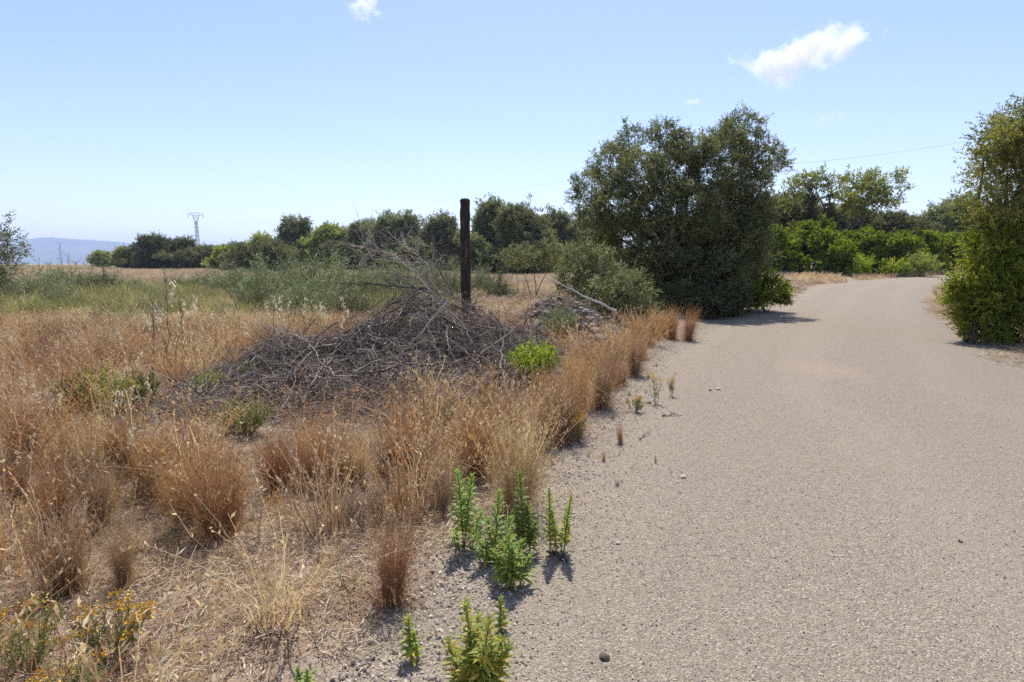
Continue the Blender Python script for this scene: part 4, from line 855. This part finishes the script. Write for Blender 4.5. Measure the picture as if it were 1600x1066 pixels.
scatter('loose_gravel', src_peb, np.c_[x, y, H(x, y) + .006 + s * .3], r.uniform(0, 6.3, (n, 3)), np.c_[s * 1.6, s, s * .7], r.integers(0, 6, n), 'loose pale chippings scattered on road and shoulder', 'gravel')

# ------------------------------------------------------------------ leafy plants, flowers, weeds, oats
def leafy_plant(px, by, stems, label, seed, leafL=.075, leafW=.016, group=None, yellow=0., Y=None, name='leafy_plant', mat='inula', nleaf=84):
    """stems: list of (top px, top py) in the picture; each stem a tapered stalk with spiralling leaves"""
    r = np.random.default_rng(seed); x, y = ground_pt(px, by); z = float(H(x, y)); root = empty(name, (x, y, z), label=label, cat='plant', group=group)
    gs = Geo(); gl = Geo()
    for (tx, ty) in stems:
        dy = r.uniform(-.08, .08); X1, Y1, Z1 = at(tx, ty, y + dy); top = np.array([X1 - x, Y1 - y, Z1 - z]); b = np.array([top[0] * .35 + r.normal() * .01, top[1] * .4, 0])
        K = 8; t = np.linspace(0, 1, K)[:, None]; ctrl = b + (top - b) * np.array([.25, .25, .5]); Pp = b * (1 - t) ** 2 + 2 * ctrl * t * (1 - t) + top * t ** 2
        tubes(gs, Pp[None], (.0045 * (1 - .6 * t[:, 0]))[None], 5, .6)
        Ls = np.linalg.norm(top - b); n = max(10, int(nleaf * Ls / .35)); f = np.linspace(.16, 1, n) ** .8; i0 = np.minimum((f * (K - 1)).astype(int), K - 2); fr = (f * (K - 1) - i0)[:, None]
        o = Pp[i0] * (1 - fr) + Pp[i0 + 1] * fr; an = np.arange(n) * 2.4 + r.uniform(0, 6); T = norm((top - b)[None]); Pp = Pp + np.sin(np.pi * t) * np.array([r.normal(), r.normal(), 0]) * .022
        out = np.stack([np.cos(an), np.sin(an), 0 * an], -1); up = (.3 + 1.2 * f ** 3)[:, None]
        ax = norm(out + T * up + r.normal(size=(n, 3)) * .15); sz = leafL * (1.1 - .55 * f ** 2) * r.uniform(.75, 1.2, n)
        # each leaf: two folded segments, a real lanceolate blade
        side = norm(np.cross(ax, np.array([0, 0, 1.]))); nrm = np.cross(side, ax); tt = np.array([0, .3, .65, 1]); wdt = np.array([.25, 1, .8, .06])
        C = o[:, None] + ax[:, None] * (sz[:, None] * tt)[..., None] - np.array([0, 0, 1.]) * (sz[:, None] * .28 * tt ** 2)[..., None]
        ww = (leafW / leafL * sz)[:, None] * wdt[None]
        base_t = np.clip(.5 - .3 * yellow + r.normal(size=n) * .2 + yellow * (.9 - .2 * f) + .15 * (1 - f), 0, 1)
        for sg_ in (-1, 1):
            E = C + (side[:, None] * sg_ + nrm[:, None] * .45) * ww[..., None] / 2
            V = np.stack([C, E], 2); i = np.arange(3); fc = np.stack([2 * i, 2 * i + 1, 2 * i + 3, 2 * i + 2], -1)
            gl.add(V, (np.arange(n)[:, None, None] * 8 + fc[None]).reshape(-1, 4), np.repeat(base_t, 3))
        # dead brown leaves at the foot
        m_ = 7; an = r.uniform(0, 6.3, m_); f = r.uniform(.03, .25, m_); o = b + (Pp[2] - b) * f[:, None]; leaves(gs, o, np.stack([np.cos(an), np.sin(an), -.5 + 0 * an], -1), rdir(m_, r), np.full(m_, .03), np.full(m_, .007), 0.)
    link('stem', gs.mesh('stem', M['stemgreen']), root); link('foliage', gl.mesh('foliage', M[mat]), root)
    return root
leafy_plant(725, 860, [(715, 735), (738, 742), (712, 830), (752, 800)], 'tall leafy green plant, leftmost of the group at the gravel edge', 1)
leafy_plant(800, 925, [(800, 862), (783, 850), (816, 846), (828, 868), (772, 862), (795, 835)], 'low bushy leafy green plant, foremost of the group at the gravel edge', 2)
leafy_plant(775, 882, [(780, 768), (762, 812), (742, 838), (797, 808), (755, 862)], 'leafy green plant with drooping lower shoots, middle of the group', 8)
leafy_plant(822, 872, [(812, 740), (838, 815), (824, 790), (806, 800)], 'leafy green plant rising in front of the tallest golden tuft', 9)
leafy_plant(872, 868, [(858, 768), (893, 775), (862, 800), (888, 795)], 'small two-stemmed leafy plant on the open gravel', 3, leafL=.05, leafW=.017, yellow=.3)
leafy_plant(645, 1048, [(638, 965), (648, 990)], 'thin single-stemmed leafy plant by the bottom edge', 4, leafL=.05, leafW=.017, yellow=.35)
leafy_plant(787, 1000, [(783, 935), (790, 955)], 'short single-stemmed plant shaded by the bushiest one', 5, leafL=.045, leafW=.015, yellow=.3)
leafy_plant(745, 1110, [(727, 945), (700, 1003), (748, 965), (765, 970), (785, 1000), (770, 1000), (735, 1000), (715, 1020), (795, 1012)], 'yellowing leafy plant cut by the bottom edge of the photo', 6, yellow=.55)
leafy_plant(472, 1085, [(465, 1045), (480, 1048), (490, 1050)], 'tiny green plant at the bottom edge in the straw', 7, leafL=.03)
def weed(px, by, wpx, ty, label, seed, mat='bright', n=60, leafL=.035, leafW=.012, stemy=True, name='green_weed', cat='plant', fine=False, lean=.5, dark=False, group=None):
    r = np.random.default_rng(seed); x, y = ground_pt(px, by); z = float(H(x, y)); h = at(px, ty, y)[2] - z; wd = wpx / F * y
    root = empty(name, (x, y, z), label=label, cat=cat, group=group); gs = Geo(); gl = Geo(); a_ = r.uniform(0, 6.3, n); rr = np.sqrt(r.random(n)) 
    top = np.stack([np.cos(a_) * rr * wd / 2, np.sin(a_) * rr * wd / 2, h * (1 - .35 * rr ** 2) * r.uniform(.65, 1, n)], -1); b = top * np.array([.25, .25, 0]); K = 6
    t = np.linspace(0, 1, K)[None, :, None]; Pp = b[:, None] * (1 - t) + top[:, None] * t; Pp[:, 1:, :2] += r.normal(size=(n, K - 1, 2)) * h * .02
    tubes(gs, Pp, .0022 * (1 - .5 * t[..., 0]), 3, .6)
    m_ = 26 if not fine else 40
    for k in range(m_):
        f = r.uniform(.25, 1, n); i0 = np.minimum((f * (K - 1)).astype(int), K - 2); o = Pp[np.arange(n), i0] * (1 - (f * (K - 1) - i0))[:, None] + Pp[np.arange(n), i0 + 1] * (f * (K - 1) - i0)[:, None]
        leaves(gl, o, norm(rdir(n, r) + np.array([0, 0, .9])), rdir(n, r), leafL * r.uniform(.6, 1.3, n), leafW * r.uniform(.7, 1.2, n), np.clip(r.normal(size=n) * .22 + .5, 0, 1))
    link('stem', gs.mesh('stem', M['stemgreen']), root); link('foliage', gl.mesh('foliage', M[mat]), root)
    return root, Pp
weed(835, 600, 92, 522, 'bright lime-green bushy plant at the right end of the brush pile', 11, 'bright', 150, .055, .017)
weed(873, 530, 66, 472, 'grey-green feathery bush in front of the rubble heap', 12, 'broom', 160, .07, .005, fine=True)
weed(385, 680, 100, 610, 'low green weeds growing at the front left of the brush pile', 13, 'greengrass', 90, .03, .012)
weed(330, 615, 70, 575, 'small dark-leaved weed at the left tip of the brush pile', 14, 'oliveyel', 60, .03, .012)
weed(400, 590, 60, 558, 'green sprigs on top of the left end of the brush pile', 20, 'oliveyel', 40, .03, .012)
weed(172, 655, 80, 562, 'upright green weed with a dark stem in the dry field', 15, 'oliveyel', 46, .05, .016)
weed(125, 640, 70, 575, 'light green weed left of the upright dark-stemmed one', 16, 'greengrass', 90, .05, .016)
weed(225, 640, 60, 575, 'light green weed right of the upright dark-stemmed one', 17, 'greengrass', 90, .05, .016)
def feather_mesh(seed, n=110, w=.6):
    rr_ = np.random.default_rng(seed); g = Geo(); a_ = rr_.uniform(0, 6.3, n); rad = np.sqrt(rr_.random(n)) * w; lob = .75 + .25 * np.sin(a_ * 3 + seed)
    top = np.c_[np.cos(a_) * rad, np.sin(a_) * rad, (1 - .55 * (rad / w) ** 2) * rr_.uniform(.55, 1, n) * lob]; K = 7; t = np.linspace(0, 1, K)[None, :, None]
    b0 = top * np.array([.2, .2, 0]); ctrl = b0 * .5 + top * np.array([.35, .35, .6]); Pp = b0[:, None] * (1 - t) ** 2 + 2 * ctrl[:, None] * t * (1 - t) + top[:, None] * t ** 2
    Pp[:, 1:] += rr_.normal(size=(n, K - 1, 3)) * .012; tubes(g, Pp, .0035 * (1 - .6 * t[..., 0]), 3, .3)
    for k in range(26):
        f = rr_.uniform(.25, 1, n) ** .8; i0 = np.minimum((f * (K - 1)).astype(int), K - 2); o = Pp[np.arange(n), i0] + (Pp[np.arange(n), i0 + 1] - Pp[np.arange(n), i0]) * (f * (K - 1) - i0)[:, None]
        d_ = norm(rdir(n, rr_) * .75 + np.array([0, 0, .7])); leaves(g, o, d_, rdir(n, rr_), rr_.uniform(.05, .15, n), rr_.uniform(.006, .013, n), np.clip(.5 + .25 * rr_.normal(size=n), 0, 1))
    return g.mesh('feathery_bush', M['broom'])
FE = [feather_mesh(800 + i) for i in range(5)]
bush_at = [(275, 32, 424, 1.3, 'low feathery bush in the left of the field, first right of the wild oats'), (318, 34, 416, 1.4, 'feathery bush in the field straight below the tall pylon'), (352, 30, 408, 1.3, 'feathery bush just right of the line of the tall pylon'),
 (385, 26, 402, 1.2, 'feathery bush, third right of the tall pylon'), (420, 24, 398, 1.2, 'tall feathery bush below the gap left of the high crown'), (452, 28, 394, 1.1, 'tall feathery bush directly below the high lobed crown'), (488, 25, 392, 1.2, 'feathery bush right of the high lobed crown'),
 (520, 27, 390, 1.1, 'feathery bush below the fresh green tree'), (550, 22, 396, 1.2, 'feathery bush touching the dead branches on the left'), (585, 26, 392, 1.2, 'feathery bush behind the left half of the dead branches'), (622, 24, 398, 1.2, 'feathery bush behind the middle of the dead branches'),
 (662, 26, 400, 1.1, 'feathery bush behind the right half of the dead branches'), (700, 24, 404, 1.0, 'feathery bush left of the post in the field'), (402, 19, 428, 1.3, 'smaller feathery bush in front of the others, left'), (470, 18, 424, 1.3, 'smaller feathery bush in front of the others, middle'),
 (540, 16, 430, 1.2, 'smaller feathery bush in front of the others, right'), (505, 20, 418, 1.3, 'feathery bush between the front ones and the tree line'), (60, 26, 409, 1.6, 'grey-green bush near the left edge of the field'), (110, 30, 404, 1.6, 'grey-green bush in the field below the small pylon'), (20, 22, 414, 1.6, 'grey-green bush at the very left of the field'),
 (160, 28, 413, 1.5, 'low grey-green bush right of the small pylon'), (210, 26, 430, 1.6, 'low grey-green bush in the field under the first tree of the tree line'), (90, 20, 440, 1.5, 'nearest grey-green bush on the left of the field'), (745, 30, 400, 1.0, 'thin feathery bush right behind the post'), (775, 24, 412, .9, 'small feathery bush right of the post')]
for i, (px, Y, ty, wf, lab) in enumerate(bush_at):
    x, _, zt = at(px, ty + 5, Y); z = float(H(x, Y)); h = (zt - z) / .76
    link('feathery_bush', FE[i % 5], loc=(x, Y, z - .03), rz=i * 2.1, sc=(h * wf * .9, h * wf * .9, h), label=lab, cat='bush', group='feathery grey-green bushes in the field')
weed(810, 470, 80, 425, 'thin twiggy bush in the dry grass right of the post', 24, 'broom', 60, .06, .006, fine=True, name='broom_bush', cat='bush')
weed(1005, 500, 50, 462, 'green sprigs rising behind the orange tufts near the big olive', 25, 'oliveyel', 60, .05, .016)
weed(1110, 492, 50, 462, 'green weeds in the shade at the road edge under the big olive', 26, 'mastic', 50, .05, .02)
def flowers(px, by, wpx, ty, heads, label, seed, n=26, mat='greengrass', hs=.013):
    root, Pp = weed(px, by, wpx, ty + 4, label, seed, mat, n, .03, .005, name='yellow_flower_plant', cat='flowering plant', fine=True, group='yellow flowering plants')
    r = np.random.default_rng(seed + 900); x, y = root.location[0], root.location[1]; z = root.location[2]
    for k in range(min(heads, n)):
        c = Pp[k, -1]; g = Geo(); m_ = 26; o = c + r.normal(size=(m_, 3)) * np.array([hs * 1.5, hs * 1.5, hs * .4]); 
        leaves(g, o, norm(rdir(m_, r) * .9 + np.array([0, 0, .6])), rdir(m_, r), np.full(m_, hs * .9), np.full(m_, hs * .7), np.clip(r.normal(size=m_) * .3 + .5, 0, 1))
        link('flower_head', g.mesh('flower_head', M['flower']), root)
flowers(180, 1040, 130, 925, 18, 'yellow-flowered plant at lower left with the densest blossoms', 31, 30)
flowers(45, 1050, 130, 925, 14, 'yellow-flowered plant in the bottom left corner', 32, 30)
flowers(110, 1120, 120, 1025, 10, 'low yellow-flowered plant cut by the bottom edge', 33, 22)
flowers(900, 690, 38, 628, 14, 'small yellow-flowered plant at the gravel edge below the orange tufts', 34, 20)
flowers(992, 645, 34, 612, 8, 'tiny yellow-flowered plant between tufts and gravel', 35, 14)
flowers(1025, 632, 26, 570, 5, 'thin yellow-flowered sprig on the gravel, left of the pair', 36, 8)
flowers(1050, 620, 20, 574, 4, 'thin yellow-flowered sprig on the gravel, right of the pair', 37, 6)
def oat_mesh(seed, h=1.0):
    r = np.random.default_rng(seed); g = Geo(); K = 9; t = np.linspace(0, 1, K); lean = r.uniform(.05, .22)
    Pp = np.stack([lean * t ** 2.5, 0 * t, t - .06 * t ** 4], -1); tubes(g, Pp[None], (.0022 * (1 - .5 * t))[None], 3, .2)
    n = 26; f = r.uniform(.68, 1, n); i0 = np.minimum((f * (K - 1)).astype(int), K - 2); o = Pp[i0] + (Pp[i0 + 1] - Pp[i0]) * (f * (K - 1) - i0)[:, None]; o = o + r.normal(size=(n, 3)) * .018
    leaves(g, o, norm(rdir(n, r) * .4 + np.array([.3, 0, -1.])), rdir(n, r), np.full(n, .05), np.full(n, .02), r.uniform(.3, 1, n)); return g.mesh('oat', M['oat'])
oats = [oat_mesh(700 + i) for i in range(5)]
r = np.random.default_rng(88)
oatpos = [(185, 560, 505), (195, 560, 515), (225, 530, 492), (245, 570, 470), (292, 545, 500), (310, 560, 520), (328, 545, 488), (348, 540, 485), (300, 560, 530), (436, 520, 455), (448, 520, 460), (470, 520, 458), (480, 520, 470), (505, 520, 470), (520, 520, 475), (345, 545, 480), (395, 530, 490),
  (118, 780, 705), (128, 790, 715), (55, 700, 640), (70, 710, 650), (170, 720, 600), (30, 760, 690), (150, 700, 640), (262, 550, 430), (100, 720, 660), (210, 600, 545), (440, 530, 480), (455, 540, 490), (90, 680, 610)]
oatpos += [(int(a_), int(b_), int(b_) - int(r.uniform(55, 85))) for a_, b_ in zip(r.uniform(180, 560, 22), r.uniform(520, 570, 22))] + [(int(a_), int(b_), int(b_) - int(r.uniform(60, 90))) for a_, b_ in zip(r.uniform(20, 330, 12), r.uniform(640, 780, 12))]
for i, (px, by, ty) in enumerate(oatpos):
    x, y = ground_pt(px, by + 25); h = at(px, ty, y)[2] - float(H(x, y))
    link('wild_oat', oats[i % 5], loc=(x, y, float(H(x, y))), rz=r.uniform(0, 6.3), sc=max(h, .2), label='pale wild oat stalk with hanging husks ' + ('in the near grass at the left edge' if by > 590 else 'around the dark stalks on the left' if px < 330 else 'just beyond the left end of the brush pile' if px > 420 else 'between the dark stalks and the brush pile'), cat='oat stalk', group='wild oat stalks in the field')
for i, (px, by, ty, lab) in enumerate([(240, 590, 452, 'thin dark dry stalk, left of the row of three'), (262, 600, 430, 'thin dark dry stalk with green tips, middle of the row of three'), (285, 590, 470, 'thin dark dry stalk, right of the row of three')]):
    x, y = ground_pt(px, by); z = float(H(x, y)); X1, _, Z1 = at(px - 4, ty, y)
    dead_branch('dry_stalk', [(x, y, z), ((x + X1) / 2 + .02, y, (z + Z1) / 2), (X1, y, Z1)], .009, lab, side=34, sl_=.1, seed=40 + i, tint=.25, sub=1, cat='stalk', sides=4, upz=.8)

# ------------------------------------------------------------------ clouds
def cloud(px, py, wpx, hpx, Y, label, seed, dens=.02, lobes=14, skew=0.):
    import bmesh
    r = np.random.default_rng(seed); x, y, z = at(px, py, Y); k = Y / F; bm = bmesh.new()
    rx, rz = wpx * k / 2, hpx * k / 2
    bmesh.ops.create_icosphere(bm, subdivisions=4, radius=1)
    for v in bm.verts: v.co = Vector((v.co.x * rx * 1.15, v.co.y * rx * .6, v.co.z * rz * 1.25 + skew * v.co.x * rz))
    me = bpy.data.meshes.new('cloud'); bm.to_mesh(me); bm.free()
    m, n = mat_new('cloud_vapour'); tc = n.nodes.new('ShaderNodeTexCoord').outputs['Object']
    mp = n.nodes.new('ShaderNodeMapping'); mp.inputs['Scale'].default_value = (1 / rx, 1 / (rx * .55), 1 / rz); n.links.new(tc, mp.inputs[0])
    sp = n.nodes.new('ShaderNodeSeparateXYZ'); n.links.new(mp.outputs[0], sp.inputs[0])
    cb = n.nodes.new('ShaderNodeCombineXYZ'); n.links.new(sp.outputs[0], cb.inputs[0]); n.links.new(sp.outputs[1], cb.inputs[1]); n.links.new(mth(n, 'SUBTRACT', sp.outputs[2], mth(n, 'MULTIPLY', sp.outputs[0], skew)), cb.inputs[2])
    ln = n.nodes.new('ShaderNodeVectorMath'); ln.operation = 'LENGTH'; n.links.new(cb.outputs[0], ln.inputs[0])
    sv = n.nodes.new('ShaderNodeVectorMath'); sv.operation = 'ADD'; sv.inputs[1].default_value = (seed * 3.1, seed * 1.7, 0); n.links.new(tc, sv.inputs[0])
    nz = noise(n, sv.outputs[0], 2.6 / rx, 6, .62)
    dn = mth(n, 'SUBTRACT', mth(n, 'ADD', mth(n, 'MULTIPLY', mth(n, 'SUBTRACT', nz, .5), 3.6), .62), ln.outputs['Value'])
    dn = mth(n, 'MULTIPLY', mth(n, 'MINIMUM', mth(n, 'MAXIMUM', dn, 0.0), .6), dens)
    vs = n.nodes.new('ShaderNodeVolumePrincipled'); vs.inputs['Color'].default_value = (1, 1, 1, 1); vs.inputs['Anisotropy'].default_value = .3
    n.links.new(dn, vs.inputs['Density']); o = n.nodes.new('ShaderNodeOutputMaterial'); n.links.new(vs.outputs[0], o.inputs['Volume'])
    me.materials.append(m); link('cloud', me, loc=(x, y, z), label=label, cat='cloud')
CY = 4000
cloud(1250, 86, 222, 80, CY, 'largest white cloud, high in the sky above the road', 3, .02, skew=.55)
cloud(566, 8, 70, 50, CY, 'small bright cloud cut by the top edge, left of centre', 5, .02, skew=-.5)
cloud(1083, 160, 30, 14, CY, 'tiny white cloud just above the big olive', 6, .03)
cloud(1290, 186, 90, 30, CY, 'faint wisp of cloud below the largest cloud', 8, .0025)
cloud(530, 351, 44, 14, CY + 3000, 'faint low cloud above the tree line left of the post', 9, .005)

# ------------------------------------------------------------------ haze
m, n = mat_new('haze_air'); vs = n.nodes.new('ShaderNodeVolumePrincipled'); vs.inputs['Color'].default_value = (.56, .70, 1, 1); vs.inputs['Density'].default_value = .00017
vs.inputs['Anisotropy'].default_value = .2
o = n.nodes.new('ShaderNodeOutputMaterial'); n.links.new(vs.outputs[0], o.inputs['Volume'])
import bmesh
bm = bmesh.new(); bmesh.ops.create_cube(bm, size=1)
for v in bm.verts: v.co = Vector((v.co.x * 36000, v.co.y * 36000, -12 if v.co.z < 0 else 330))
me = bpy.data.meshes.new('haze'); bm.to_mesh(me); bm.free(); me.materials.append(m)
tag(link('haze', me), kind='stuff', label='thin blue haze in the air before the far hills', cat='haze')
print('TOTAL quads', sum(len(m_.polygons) for m_ in bpy.data.meshes))
